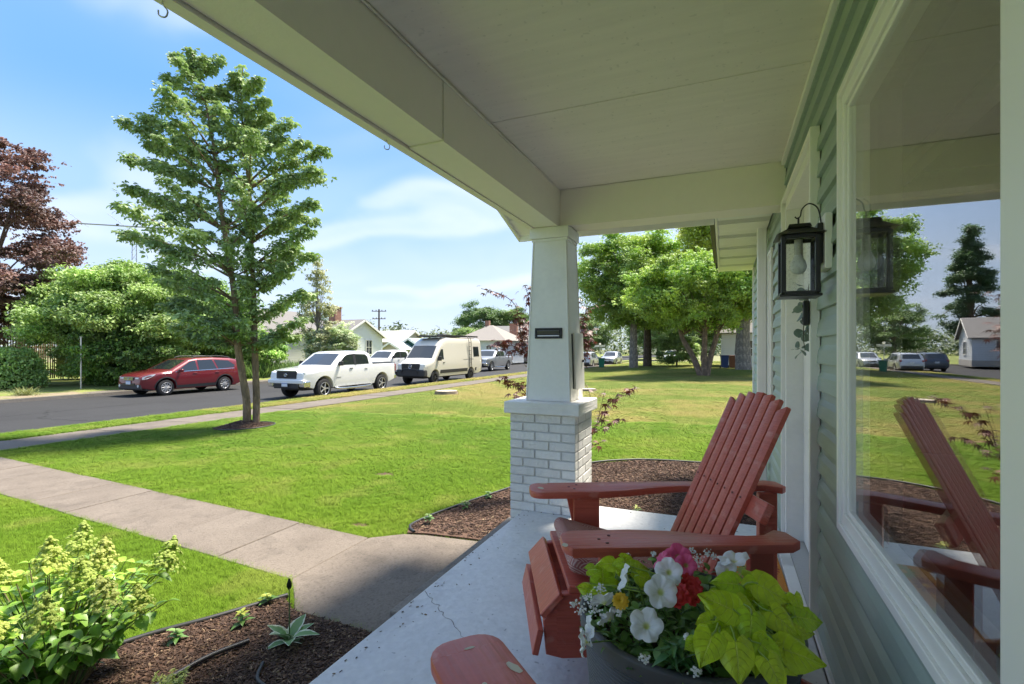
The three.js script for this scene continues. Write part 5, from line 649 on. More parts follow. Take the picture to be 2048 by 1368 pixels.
function pickup(label, col, group, o = {}) {
  const t = thing('pickup_truck', label, 'pickup', group), pm = paint(col, o.metal ?? 0);
  const S = { W: 2.02, clear: .42, belt: 1.28, tumble: .20, front: 1.85, rear: -1.85, archR: .52, wheelR: .40, nose: .14, round: .11, top: [[2.86, .90], [2.84, 1.06], [2.72, 1.15], [2.3, 1.205], [1.55, 1.27], [1.38, 1.29], [.62, 1.82], [.35, 1.895], [-.4, 1.92], [-.85, 1.90], [-1.02, 1.84], [-1.16, 1.42], [-1.19, 1.34], [-2.95, 1.33], [-2.98, .75]] }, B = carBody(S);
  part(t, 'body', B.g, pm); part(t, 'chassis', box(5.2, .20, 1.2, 0, .45, 0, .03), M.cladding);
  part(t, 'bed_cover', box(1.62, .03, 1.62, -2.06, 1.345, 0, .01), M.blackPlastic); for (const s of [1, -1]) part(t, 'bed_rail', box(1.72, .03, .10, -2.06, 1.352, s * .90, .01), M.blackPlastic);
  part(t, 'windscreen', topPatch(B, 1.33, .66, .82, .68), M.glassDark); part(t, 'rear_window', topPatch(B, -1.04, -1.14, .62, .68), M.glassDark);
  both(t, 'side_window', sidePanel(B, [[1.12, 1.33], [.62, 1.70], [.42, 1.77], [.10, 1.79], [.08, 1.33]]), M.glassDark); both(t, 'side_window', sidePanel(B, [[-.06, 1.33], [-.04, 1.79], [-.72, 1.77], [-.86, 1.66], [-.90, 1.34]]), M.glassDark); both(t, 'window_pillar', sidePanel(B, [[.09, 1.32], [.10, 1.80], [-.05, 1.80], [-.06, 1.32]], .006), M.blackPlastic);
  for (const x of [1.20, .0, -1.02]) both(t, 'door_seam', sidePanel(B, [[x, .50], [x + .012, .50], [x + .012, 1.28], [x, 1.28]], .003), M.seam); both(t, 'bed_seam', sidePanel(B, [[-1.20, .52], [-1.18, .52], [-1.18, 1.32], [-1.20, 1.32]], .003), M.seam);
  part(t, 'grille', box(.06, .30, 1.06, 2.85, .98, 0, .03), M.blackPlastic); for (let k = 0; k < 4; k++) part(t, 'grille_bar', box(.03, .022, 1.0, 2.885, .88 + k * .065, 0, .005), o.grille ?? M.cladding); part(t, 'grille_surround', box(.05, .03, 1.1, 2.87, 1.145, 0, .01), o.grille ?? M.chrome); if (!o.plain) emblem(t, 'oval', 2.91, .98, .085);
  part(t, 'front_bumper', box(.22, .17, 1.86, 2.84, .72, 0, .05), o.bumper ?? pm); part(t, 'bumper_corner', box(.34, .26, .30, 2.74, .62, -.84, .06), M.chrome); part(t, 'bumper_corner', box(.34, .26, .30, 2.74, .62, .84, .06), M.chrome); part(t, 'lower_intake', box(.08, .20, 1.3, 2.87, .54, 0, .03), M.blackPlastic); part(t, 'number_plate', box(.012, .15, .31, 2.965, .60, 0, .004), M.plate); part(t, 'plate_band', box(.004, .022, .30, 2.973, .655, 0), M.plateBlue);
  for (const s of [1, -1]) { part(t, 'headlight', box(.24, .22, .34, 2.70, 1.0, s * .73, .05), M.lamp); part(t, 'turn_signal', box(.18, .12, .06, 2.62, .96, s * .885, .02), M.amber); part(t, 'tail_light', box(.08, .36, .14, -2.95, 1.10, s * .90, .03), M.tail); for (const x of [.30, -.70]) part(t, 'door_handle', box(.20, .035, .035, x, 1.17, s * (B.hw(x, 1.17) + .014), .012), x > 0 ? M.blackPlastic : pm); part(t, 'running_board', tube([v3(1.2, .40, s * .93), v3(1.0, .36, s * 1.02), v3(-1.0, .36, s * 1.02), v3(-1.2, .40, s * .93)], .045, 24, 8), M.chrome); part(t, 'door_badge', box(.26, .022, .006, 1.05, .82, s * (B.hw(1.05, .82) + .004)), M.cladding); }
  part(t, 'rear_bumper', box(.20, .20, 1.86, -2.98, .66, 0, .04), M.chrome); mirror(t, 1.02, 1.40, .97, M.blackPlastic, 1.25); part(t, 'third_brake_light', box(.03, .03, .3, -1.0, 1.87, 0), M.tail);
  for (const x of [1.85, -1.85]) for (const s of [1, -1]) wheel(t, x, s * .87, .40, .27, M.rim, 5 + (o.plain ? 3 : 0)); return t; }
finish(wagon('dark red station wagon parked across the road by the hedge', [.17, .010, .018], undefined, .2), 23.0, 15.4, TOWARDS);
finish(pickup('white extended-cab pickup truck parked at the kerb before the beige van', [.80, .80, .79], undefined), 15.94, 17.62, TOWARDS);
finish(pickup('silver pickup truck on the road beyond the beige van', [.42, .43, .45], undefined, { metal: .5, plain: 1, grille: M.chrome, bumper: M.chrome }), 20.0, 42.2, TOWARDS);
finish(pickup('plain white pickup parked on the far kerb behind the other vehicles', [.76, .76, .74], undefined, { plain: 1, bumper: M.chrome }), 23.5, 31.6, TOWARDS);
{ // tall camper van
  const t = thing('camper_van', 'tall beige camper van with roof rack and side ladder parked behind the white pickup', 'van'), pm = paint([.66, .615, .52]);
  const S = { W: 2.02, clear: .42, belt: 1.30, tumble: .085, front: 2.17, rear: -2.17, archR: .47, wheelR: .385, nose: .17, round: .16, top: [[3.18, .92], [3.14, 1.10], [2.95, 1.22], [2.42, 1.40], [2.36, 1.42], [1.62, 2.22], [1.35, 2.46], [1.0, 2.62], [.6, 2.68], [-3.4, 2.70], [-3.68, 2.64], [-3.78, 2.45], [-3.84, .70]] }, B = carBody(S);
  part(t, 'body', B.g, pm); part(t, 'chassis', box(6.4, .2, 1.4, -.3, .45, 0, .03), M.cladding);
  part(t, 'windscreen', topPatch(B, 2.30, 1.66, .84, .76), M.glassDark); both(t, 'side_window', sidePanel(B, [[2.02, 1.42], [1.52, 1.98], [1.28, 2.0], [1.26, 1.40]]), M.glassDark); both(t, 'side_window', sidePanel(B, [[-2.55, 1.55], [-2.55, 2.10], [-3.22, 2.10], [-3.26, 1.55]], .012), M.glassDark); both(t, 'window_frame', sidePanel(B, [[-2.50, 1.50], [-2.50, 2.15], [-3.27, 2.15], [-3.31, 1.50]], .008), M.blackPlastic);
  for (const x of [1.98, 1.14, .28, -1.06]) both(t, 'panel_seam', sidePanel(B, [[x, .55], [x + .012, .55], [x + .012, 1.34 + (x < 1.9 ? .95 : 0)], [x, 1.34 + (x < 1.9 ? .95 : 0)]], .003), M.seam); both(t, 'slide_rail', sidePanel(B, [[-1.1, 1.34], [-1.1, 1.36], [-2.5, 1.36], [-2.5, 1.34]], .005), M.seam);
  both(t, 'side_cladding', sidePanel(B, [[1.66, .60], [1.66, .80], [-1.66, .80], [-1.66, .60]], .012), M.cladding); both(t, 'side_cladding', sidePanel(B, [[-2.68, .60], [-2.68, .80], [-3.7, .80], [-3.7, .60]], .012), M.cladding);
  part(t, 'front_bumper', box(.40, .44, 1.84, 3.02, .66, 0, .10), M.cladding); part(t, 'grille', box(.08, .34, 1.2, 3.15, 1.02, 0, .05), M.blackPlastic); for (let k = 0; k < 3; k++) part(t, 'grille_bar', box(.02, .014, 1.1, 3.195, .93 + k * .085, 0), M.cladding); emblem(t, 'star', 3.21, 1.02, .11); part(t, 'bull_bar', tube([v3(3.20, .62, -.55), v3(3.28, .84, -.45), v3(3.30, .88, 0), v3(3.28, .84, .45), v3(3.20, .62, .55)], .03, 30, 7), M.blackPlastic);
  for (const s of [1, -1]) { part(t, 'headlight', box(.30, .20, .34, 2.98, 1.08, s * .72, .06), M.lamp); part(t, 'turn_signal', box(.12, .05, .05, 2.80, 1.16, s * .86, .01), M.amber); part(t, 'tail_light', box(.06, .5, .14, -3.80, 1.2, s * .86, .02), M.tail); part(t, 'door_handle', box(.20, .035, .03, 1.28, 1.22, s * (B.hw(1.28, 1.22) + .012), .01), M.blackPlastic); part(t, 'rack_rail', box(4.5, .10, .03, -1.2, 2.80, s * .80, .01), M.blackPlastic); }
  part(t, 'wind_deflector', box(.9, .05, 1.5, 1.0, 2.74, 0, .02), M.blackPlastic); part(t, 'rack_deck', box(3.3, .03, 1.5, -1.7, 2.80, 0, .01), M.cladding); part(t, 'roof_vent', box(.5, .14, .5, -.2, 2.84, 0, .05), M.cladding); part(t, 'marker_light', box(.05, .04, .08, 1.3, 2.52, -.7, .01), M.blackPlastic);
  const lad = holder(t, 'ladder'); for (const x of [-1.83, -2.13]) part(lad, 'ladder_rail', tube([v3(x, .72, -1.06), v3(x, 2.0, -1.02), v3(x, 2.62, -.98), v3(x, 2.82, -.86)], .018, 20, 6), M.blackPlastic); for (let k = 0; k < 7; k++) part(lad, 'rung', taper(v3(-1.83, .85 + k * .26, -1.055 + k * .006), v3(-2.13, .85 + k * .26, -1.055 + k * .006), .014, .014, 6), M.blackPlastic);
  mirror(t, 1.92, 1.46, 1.0, M.blackPlastic, 1.7); for (const x of [2.17, -2.17]) for (const s of [1, -1]) wheel(t, x, s * .86, .385, .26, M.darkRim, 8); finish(t, 15.98, 26.5, TOWARDS); }
finish(wagon('silver hatchback seen from behind near the green bin', [.50, .51, .53], undefined, .4, 1), 13.6, 53.5, AWAY, .0);
finish(wagon('pale silver car parked beyond the green bin near the maples', [.44, .45, .46], undefined, .4, 1), 12.6, 61, TOWARDS, .0);
finish(wagon('charcoal hatchback parked at the kerb behind the silver hatchback', [.05, .055, .065], undefined, .4, 1), 16.2, 56.5, AWAY, .0);
finish(wagon('small white car parked in front of the far maple trunks', [.70, .70, .69], undefined, 0, 1), 6.2, 68, TOWARDS, .15);
// ---------------------------------------------------------------- trees
const barkMat = (c) => std([1, 1, 1], .95, { map: colourTex(256, .6, (u, v) => { const n = fbm(u * 22, v * 5, 0, 4, 31), m = fbm(u * 4, v * 3, 0, 4, 36); return tint(lerp3(c, tint(c, 1.7), sstep(.5, .75, m)), .7 + .6 * n); }), bumpMap: barkBump, bumpScale: .04 });
M.bark = barkMat([.17, .12, .085]); M.barkGrey = barkMat([.22, .19, .16]); M.barkDark = barkMat([.10, .075, .055]);
M.leaf = leafMat([1, 1, 1], .45, .8);
function spray(n, r, leaf, seedN) { reseed(seedN); const gs = []; for (let i = 0; i < n; i++) { const l = leafGeo(leaf * rr(.75, 1.15), [.03, .26, .32, .22, .01], .22, .35); l.rotateX(rr(-.5, .9)); l.rotateY(rnd() * 6.283); l.translate(gauss() * r * .7, gauss() * r * .5, gauss() * r * .7); gs.push(l); } return flat(gs); }
const SPRAYS = { fine: [spray(6, .10, .085, 301), spray(6, .10, .085, 302)], mid: [spray(9, .20, .15, 303), spray(9, .20, .15, 304)], med: [spray(12, .28, .145, 307), spray(12, .28, .145, 308)], big: [spray(12, .36, .20, 305), spray(12, .36, .20, 306)] };
// crown built from clumps spread through a volume; each clump a flattened cloud of leaf sprays, with limbs reaching into it
function tree(name, label, o) {
  reseed(o.seed); const t = thing(name, label, 'tree', o.group), B = V(o.L, o.y ?? gy(o.L), o.s); t.position.copy(B);
  const stems = o.stems ?? [[0, 0, 0, 0]], cy = o.cy, A = [], C = [], limbs = [];
  const bases = stems.map(([x0, z0, x1, z1]) => { const a = v3(x0, -.05, z0), b = v3(x1, o.fork ?? cy * .6, z1); const mid = a.clone().lerp(b, .5).add(v3(gauss() * .08, 0, gauss() * .08)); part(t, 'trunk', limb([a, mid, b, b.clone().lerp(v3(b.x * 1.2, cy + o.ry * .55, b.z * 1.2), .9)], o.tr, o.tr * .25, 9, .08), o.bark ?? M.bark); return b; });
  const K = o.clumps; for (let k = 0; k < K; k++) { const u = rr(-1, 1), a = rnd() * 6.283, q = Math.cbrt(rr(.18, 1)), sq = Math.sqrt(1 - u * u), jag = rr(.78, 1.12), p = v3(Math.cos(a) * sq * q * o.rx * jag, cy + u * q * o.ry * jag, Math.sin(a) * sq * q * (o.rz ?? o.rx) * jag); if (o.lean) { p.x += o.lean[0] * (p.y - cy) / o.ry; p.z += o.lean[1] * (p.y - cy) / o.ry; } if (o.shape === 'cone') { const f = clamp(1.05 - (p.y - cy + o.ry) / (2 * o.ry), .06, 1); p.x *= f * 1.2; p.z *= f * 1.2; } if (p.y < (o.floor ?? .4)) p.y = (o.floor ?? .4) + rnd() * .4;
    if (k < (o.limbs ?? 16)) { const b = bases[k % bases.length]; limbs.push(limb([b.clone().add(v3(0, rr(-.3, .3), 0)), b.clone().lerp(p, .55).add(v3(0, .12 * o.ry, 0)), p], o.tr * .34, o.tr * .06, 6)); }
    const cr = o.cr * rr(.65, 1.25), n = Math.round(o.per * rr(.6, 1.2)), tone = rr(.72, 1.2), hue = rnd(); for (let i = 0; i < n; i++) { const e = v3(gauss() * cr, gauss() * cr * .45 - .02, gauss() * cr); A.push(mat4(e.add(p), rr(-.35, .35), rnd() * 6.283, rr(-.35, .35), rr(.75, 1.25))); C.push(tint(lerp3(o.c0, o.c1, clamp(hue * .7 + rnd() * .5 - .1, 0, 1)), 2.2 * tone * rr(.85, 1.15))); } }
  if (limbs.length) part(t, 'limbs', flat(limbs), o.bark ?? M.bark);
  instances(t, 'crown', SPRAYS[o.leaf ?? 'big'][o.seed % 2], o.mat ?? M.leaf, A, C); return t; }
{ // the young double-trunked tree in the front lawn
  reseed(91); const t = thing('lawn_tree', 'tall young tree with two slim trunks rising from a mulch ring', 'tree'); const B = V(TREE[0], moundY(...TREE) - .05, TREE[1]); t.position.copy(B); const D = TREE[0] * SYW + TREE[1] * CYW, at = (x, y, dz = 0) => ray(x, y, D + dz).sub(B);
  const bm = barkMat([.20, .135, .085]), A = [], C = [];
  const lead = [[[494, 850], [493, 800], [483, 740], [474, 680], [470, 600], [452, 480], [440, 400], [428, 300], [412, 210], [392, 130], [382, 96]], [[512, 850], [513, 800], [511, 740], [509, 670], [508, 600], [503, 500], [503, 430], [494, 340], [486, 260], [482, 190], [486, 132]]].map((l, k) => l.map(([x, y], i) => at(x, y, (k ? .25 : -.2) * Math.min(1, i / 4) + .05 * gauss())));
  const curves = lead.map((l) => new THREE.CatmullRomCurve3(l)); lead.forEach((l, k) => part(t, 'trunk', limb(l, k ? .082 : .090, .012, 9, .12), bm));
  const limbsG = [], foliage = (c, r0, n, from = .3) => { const nodes = [1, .86 + rr(-.05, .05), .70 + rr(-.06, .06), .50 + rr(-.08, .08), .34 + rr(-.05, .1)]; for (let i = 0; i < n; i++) { const u = from > .4 ? mix(from, 1, rnd()) : nodes[Math.floor(Math.pow(rnd(), 1.25) * 4.6)] + gauss() * .035, p = c.getPoint(clamp(u, 0, 1)), r = r0 * (1.0 - .3 * u); A.push(mat4(p.add(v3(gauss() * r, gauss() * r * .55 - .03, gauss() * r)), rr(.0, .7), rnd() * 6.283, rr(-.4, .4), rr(.8, 1.3))); C.push(tint(lerp3([.20, .32, .095], [.43, .55, .22], rnd()), rr(.8, 1.2))); } };
  // branch tips read from the photograph, then more of the same reach turned towards and away from the viewer
  const tips = [[0, .93, 350, 112], [0, .90, 420, 130], [0, .86, 335, 155], [0, .82, 440, 180], [0, .76, 350, 200], [0, .70, 290, 235], [0, .66, 252, 245], [0, .62, 300, 290], [0, .58, 265, 318], [0, .54, 320, 330], [0, .50, 262, 375], [0, .46, 300, 400], [0, .42, 330, 430], [0, .38, 256, 468], [0, .36, 310, 490], [0, .30, 312, 535], [0, .27, 350, 570], [0, .22, 335, 610], [0, .18, 350, 650], [0, .16, 400, 680], [0, .14, 360, 600], [1, .96, 515, 160], [1, .92, 470, 150], [1, .88, 530, 200], [1, .84, 540, 232], [1, .80, 575, 245], [1, .74, 560, 275], [1, .68, 600, 285], [1, .66, 644, 300], [1, .60, 630, 340], [1, .56, 590, 350], [1, .52, 622, 405], [1, .46, 600, 430], [1, .42, 612, 462], [1, .38, 590, 500], [1, .34, 618, 510], [1, .30, 570, 540], [1, .27, 605, 585], [1, .22, 560, 610], [1, .19, 600, 640], [1, .17, 570, 665], [1, .15, 520, 690], [0, .20, 430, 640], [0, .15, 440, 690], [1, .13, 545, 680], [0, .13, 385, 670]];
  const yOf = (p) => B.y + p.y; const uAt = (k, y) => { let lo = .05, hi = 1; for (let i = 0; i < 18; i++) { const m = (lo + hi) / 2; curves[k].getPoint(m).y < y ? lo = m : hi = m; } return lo; };
  const add = (k, u, e, dens) => { const a = curves[k].getPoint(u), len = a.distanceTo(e); const mid = a.clone().lerp(e, .5).add(v3(0, -.02 + .05 * len, 0)); const c = new THREE.CatmullRomCurve3([a, mid, e]); limbsG.push(limb([a, mid, e], .011 + .010 * len, .004, 5)); foliage(c, .10 + .062 * len, Math.round(dens * (28 + 62 * len)), .2); };
  for (const [k, u_, x, y] of tips) { const e = at(x, y, gauss() * .4), u = uAt(k, Math.max(1.75, e.y - .15 - .30 * Math.abs(x - 470) / 80)); add(k, u, e, 1); const a = curves[k].getPoint(u), r = Math.hypot(e.x - a.x, e.z - a.z); for (const q of [1.2, -1.25, 2.2]) { if (rnd() < (y > 520 ? .7 : .42)) continue; const w = q + rr(-.3, .3), f = rr(.55, 1.0), dx = (e.x - a.x), dz = (e.z - a.z); add(k, u, v3(a.x + (dx * Math.cos(w) - dz * Math.sin(w)) * f, e.y + rr(-.2, .2), a.z + (dx * Math.sin(w) + dz * Math.cos(w)) * f), .62); } }
  for (const c of curves) foliage(c, .14, 220, .42);
  part(t, 'limbs', flat(limbsG), bm); instances(t, 'crown', SPRAYS.fine[0], M.leaf, A, C); console.log('lawn tree', A.length); }
const G0 = [.055, .115, .016], G1 = [.15, .235, .04];
const WEST = { y: .3 };
tree('purple_maple', 'large purple leaved maple at the corner across the road', { seed: 401, L: 35.6, s: 13.0, y: .3, tr: .3, cy: 7.4, rx: 4.2, ry: 6.0, clumps: 150, per: 60, cr: .66, leaf: 'med', c0: [.045, .026, .024], c1: [.15, .080, .066], fork: 2.6, floor: 1.6 });
tree('spreading_tree', 'broad low green tree drooping over the hedge across the road', { seed: 402, L: 29.3, s: 16.6, y: .3, tr: .22, cy: 3.3, rx: 4.4, ry: 2.9, clumps: 220, per: 60, cr: .60, leaf: 'med', c0: [.09, .155, .03], c1: [.23, .31, .085], floor: .35 });
tree('spreading_tree', 'dense dark green shrubby tree directly behind the red wagon', { seed: 403, L: 27.6, s: 15.4, y: .25, tr: .10, cy: 1.6, rx: 1.9, ry: 1.5, clumps: 90, per: 46, cr: .42, leaf: 'mid', c0: [.045, .11, .016], c1: [.13, .22, .035], floor: .1 });
tree('spreading_tree', 'light green rounded tree behind the roof of the red wagon', { seed: 404, L: 29.6, s: 21.4, y: .3, tr: .14, cy: 3.6, rx: 2.8, ry: 2.6, clumps: 110, per: 50, cr: .55, leaf: 'med', c0: [.08, .16, .025], c1: [.19, .28, .06], floor: .4 });
tree('shrub_tree', 'yellow green garden shrub behind the lawn tree trunks', { seed: 405, L: 28.6, s: 23.6, y: .3, tr: .06, cy: 1.5, rx: 1.9, ry: 1.3, clumps: 60, per: 40, cr: .4, leaf: 'mid', c0: [.10, .19, .03], c1: [.22, .31, .07], floor: .2 });
tree('slender_tree', 'thin sparse tree with brownish leaves above the white pickup', { seed: 406, L: 28.4, s: 29.2, y: .3, tr: .10, cy: 5.6, rx: 1.7, ry: 4.2, clumps: 64, per: 11, cr: .40, leaf: 'mid', c0: [.15, .17, .08], c1: [.28, .28, .15], shape: 'cone', limbs: 40, bark: M.barkGrey });
tree('flowering_shrub', 'pale flowering shrub in front of the white cottage', { seed: 407, L: 27.9, s: 30.2, y: .3, tr: .06, cy: 2.2, rx: 2.0, ry: 1.7, clumps: 90, per: 34, cr: .4, leaf: 'mid', c0: [.11, .17, .05], c1: [.34, .36, .24], floor: .2 });
tree('shade_tree', 'round dark green tree far behind the beige van', { seed: 408, L: 36, s: 72, y: .2, tr: .35, cy: 5.4, rx: 4.3, ry: 3.6, clumps: 120, per: 44, cr: .75, leaf: 'big', c0: [.04, .085, .018], c1: [.09, .155, .035], floor: 1 });
tree('shade_tree', 'yellow green tree rising behind the grey hip roof house', { seed: 409, L: 31, s: 74, y: .2, tr: .3, cy: 5.2, rx: 3.1, ry: 3.1, clumps: 100, per: 44, cr: .7, leaf: 'big', c0: [.08, .14, .025], c1: [.17, .23, .05], floor: 1 });
tree('shade_tree', 'low green tree beside the rear of the beige van', { seed: 410, L: 32.5, s: 63, y: .2, tr: .2, cy: 3.0, rx: 3.4, ry: 1.9, clumps: 90, per: 40, cr: .6, leaf: 'big', c0: [.06, .12, .02], c1: [.15, .21, .05], floor: .4 });
tree('garden_maple', 'small spreading maple with three leaning trunks in the neighbouring lawn', { seed: 411, L: 1.1, s: 31.8, y: .4, tr: .20, cy: 5.0, rx: 4.3, ry: 2.3, clumps: 230, per: 58, cr: .60, leaf: 'mid', c0: [.10, .175, .025], c1: [.27, .34, .07], stems: [[-.1, .05, -1.3, -.6], [.05, 0, .1, .5], [.16, .0, .75, .3]], fork: 2.5, floor: 2.4 });
tree('street_maple', 'tall maple with pale trunk beside the silver cars', { seed: 412, L: 7.6, s: 46.6, y: .3, tr: .42, cy: 8.3, rx: 5.2, ry: 4.7, clumps: 190, per: 52, cr: .85, leaf: 'big', c0: [.095, .17, .025], c1: [.24, .31, .06], bark: M.barkGrey, fork: 4, floor: 3.2 });
tree('street_maple', 'tall maple with dark trunk next to the pale trunk', { seed: 413, L: 6.9, s: 50.5, y: .3, tr: .45, cy: 7.6, rx: 4.6, ry: 4.2, clumps: 150, per: 50, cr: .85, leaf: 'big', c0: [.08, .15, .022], c1: [.20, .28, .05], bark: M.barkDark, fork: 4, floor: 3.0 });
tree('street_maple', 'great yellow green maple with the thickest trunk beside the house corner', { seed: 414, L: -1.4, s: 42.0, y: .36, tr: .62, cy: 9.4, rx: 5.0, ry: 5.4, clumps: 240, per: 54, cr: .85, leaf: 'big', c0: [.11, .175, .022], c1: [.32, .34, .055], bark: M.barkGrey, fork: 4.4, floor: 3.4 });
tree('round_bush', 'big round bush between the maple trunks in the next yard', { seed: 415, L: 4.2, s: 51, y: .35, tr: .1, cy: 1.7, rx: 2.2, ry: 1.6, clumps: 90, per: 40, cr: .45, leaf: 'mid', c0: [.10, .17, .04], c1: [.26, .32, .12], floor: .1 });
tree('conifer', 'tall dark conifer across the road behind the column', { seed: 416, L: 27, s: 78, y: .2, tr: .35, cy: 9.5, rx: 3.6, ry: 8.2, clumps: 130, per: 40, cr: .6, leaf: 'big', c0: [.035, .07, .025], c1: [.07, .12, .04], shape: 'cone', floor: 2 });
for (const [i, [L, s, h, lab]] of [[24, 96, 9, 'leafy tree at the far end of the road on the left kerb'], [17, 120, 10, 'leafy tree closing the far end of the road'], [10.5, 90, 10, 'tree behind the street sign at the far corner'], [3, 82, 9, 'tree behind the white car past the maples'], [-6, 66, 10, 'tree filling the gap behind the neighbouring house'], [46, 46, 6, 'tree behind the tan garage roof'], [42, 24, 8, 'tree rising behind the white cottage'], [-14, 60, 9, 'tree beyond the neighbouring house end wall']].entries()) tree('distant_tree', lab, { seed: 430 + i, L, s, y: .2, tr: .3, cy: h * .58, rx: h * .5, ry: h * .44, clumps: 100, per: 40, cr: .9, leaf: 'big', c0: [.055, .105, .025], c1: [.14, .20, .05], floor: .8 });
{ reseed(99); const A = [], C = []; for (let i = 0; i < 8000; i++) { const a = rr(-1.3, 1.75), R = rr(150, 215), L = Math.sin(a) * R, s = Math.cos(a) * R, h = 5 + 5 * fbm(a * 14 + 30, 2, 0, 4, 77) * 2; A.push(mat4(V(L, Math.pow(rnd(), 1.2) * h, s), rr(-.4, .4), rnd() * 6.28, rr(-.4, .4), rr(3.5, 6))); C.push(tint(lerp3([.08, .13, .05], [.17, .22, .08], rnd()), rr(.8, 1.2))); } const m = instances(scene, 'distant_tree_line', SPRAYS.big[0], M.leaf, A, C); m.userData = { kind: 'stuff', label: 'far belt of trees along the horizon', category: 'trees' }; }
// clipped hedge and low planting across the road
function hedge(label, L0, L1, s0, s1, h, seedN, c0, c1) { reseed(seedN); const t = thing('hedge', label, 'hedge'); const cx = (L0 + L1) / 2, cs = (s0 + s1) / 2; t.position.copy(V(cx, yardY(cx), cs)); const A = [], C = [], n = Math.round((L1 - L0) * (s1 - s0) * h * 160 + 900); for (let i = 0; i < n; i++) { let x = rr(-1, 1), y = rr(0, 1), z = rr(-1, 1); const k = Math.floor(rnd() * 4); if (k === 0) x = Math.sign(x) * rr(.88, 1.02); else if (k === 1) z = Math.sign(z) * rr(.88, 1.02); else if (k === 2) y = rr(.9, 1.02); const rd = (1 - .30 * Math.pow(y, 3)) * (1 - .10 * Math.abs(x * z)); A.push(mat4(v3(x * (L1 - L0) / 2 * rd, y * h * (1 + .22 * (vnoise(x * 2.3 + 9, z * 2.3 + 5, 0, 61) - .5)) + .05 * gauss(), z * (s1 - s0) / 2 * rd), rr(-.5, .5), rnd() * 6.28, rr(-.5, .5), rr(.6, 1.0))); C.push(tint(lerp3(c0, c1, rnd()), 2.2 * rr(.75, 1.15))); } part(t, 'woody_core', box((L1 - L0) * .72, h * .8, (s1 - s0) * .72, 0, h * .4, 0, .2), std([.07, .10, .03], 1)); instances(t, 'foliage', SPRAYS.mid[0], M.leaf, A, C); }
hedge('clipped rounded hedge at the corner below the purple maple', 29.4, 32.2, 10.6, 13.4, 1.6, 501, [.14, .23, .06], [.32, .40, .14]);
hedge('low hedge of dark leaves between the corner hedge and red wagon', 28.6, 30.4, 15.0, 18.6, .9, 502, [.07, .15, .02], [.18, .28, .05]);
hedge('yellowish upright hedge by the bamboo fence', 34.4, 36.2, 16.6, 18.0, 2.5, 503, [.12, .17, .04], [.25, .27, .09]);
hedge('low clipped hedge behind the red wagon roof', 28.8, 30.2, 19.4, 23.0, 1.5, 504, [.05, .12, .02], [.12, .2, .04]);
{ reseed(96); const g = leafGeo(1, [.02, .025, .03, .028, .02, .003], .3, .25), A = [], C = []; for (let i = 0; i < 2600; i++) { const L = rr(26.6, 28.6), s = rr(20.2, 29.5); A.push(mat4(V(L, yardY(L), s), rr(-1.45, -.9), rnd() * 6.28, 0, rr(.6, 1.15))); C.push(tint(lerp3([.10, .20, .04], [.21, .32, .09], rnd()), rr(.8, 1.2))); } const m = instances(scene, 'iris_leaves', g, M.leaf, A, C); m.userData = { kind: 'stuff', label: 'dense sword leaved iris bed behind the far sidewalk', category: 'plants' }; }
{ reseed(97); const t = thing('dry_grass_clump', 'yellow green grass clump on the bare verge across the road', 'plant'); t.position.copy(V(25.9, .13, 10.9)); const g = leafGeo(1, [.02, .02, .02, .015, .002], .2, .5), A = [], C = []; for (let i = 0; i < 260; i++) { A.push(mat4(v3(gauss() * .35, 0, gauss() * .3), rr(-1.4, -.5), rnd() * 6.28, 0, rr(.25, .5))); C.push(lerp3([.20, .26, .05], [.34, .34, .1], rnd())); } instances(t, 'blades', g, M.leaf, A, C); }
{ // bamboo fence behind the hedge
  reseed(98); const t = thing('bamboo_fence', 'weathered bamboo pole fence below the purple maple', 'fence'); t.position.copy(V(36.5, .3, 16)); const mats = [std([.24, .15, .08], .8), std([.19, .12, .07], .8), std([.29, .20, .11], .8)]; for (let i = 0; i < 60; i++) { const g = new THREE.CylinderGeometry(.03, .035, 2.3 + rr(-.2, .35), 6); g.translate(0, 1.15, 0); const m = part(t, 'pole', g, mats[i % 3]); m.position.set(rr(-.03, .03), 0, 4 - i * .105); m.rotation.z = gauss() * .03; } for (const y of [.5, 1.8]) part(t, 'rail', taper(v3(-.05, y, 4), v3(-.05, y, -2.3), .03, .03, 6), mats[1]); }

// ---------------------------------------------------------------- houses
M.roofGrey = std([.20, .19, .18], .95, { bumpMap: stuccoBump, bumpScale: .01 }); M.roofPale = std([.62, .59, .52], .6); M.brickRed = std([1, 1, 1], .9, { map: colourTex(256, .9, (u, v) => { const row = Math.floor(v * 12), off = (row % 2) * .5, jx = Math.abs(((u * 4 + off) % 1) - .5) * 2, jy = Math.abs((v * 12 % 1) - .5) * 2, m = Math.max(sstep(.90, .97, jx), sstep(.80, .92, jy)); return lerp3(tint([.30, .13, .08], .7 + .6 * hash2(Math.floor(u * 4 + off), row, 5)), [.36, .31, .26], m); }) });
const wallMat = (c) => std(c, .7, { bumpMap: greyTex(64, .18, (u, v) => v), bumpScale: .012 });
function winOn(h, x, y, z, w, hgt, ry, bars = 1) { const g = holder(h, 'window'); g.position.set(x, y, z); g.rotation.y = ry; const f = .07; for (const s of [-1, 1]) { part(g, 'frame', box(f, hgt + 2 * f, .06, s * (w / 2 + f / 2), 0, .02), M.vinylWhite); part(g, 'frame', box(w, f, .06, 0, s * (hgt / 2 + f / 2), .02), M.vinylWhite); } part(g, 'pane', box(w, hgt, .02, 0, 0, .0), M.glassDark); for (let i = 1; i <= bars; i++) part(g, 'glazing_bar', box(.04, hgt, .03, -w / 2 + i * w / (bars + 1), 0, .018), M.vinylWhite); part(g, 'glazing_bar', box(w, .04, .028, 0, 0, .0185), M.vinylWhite); }
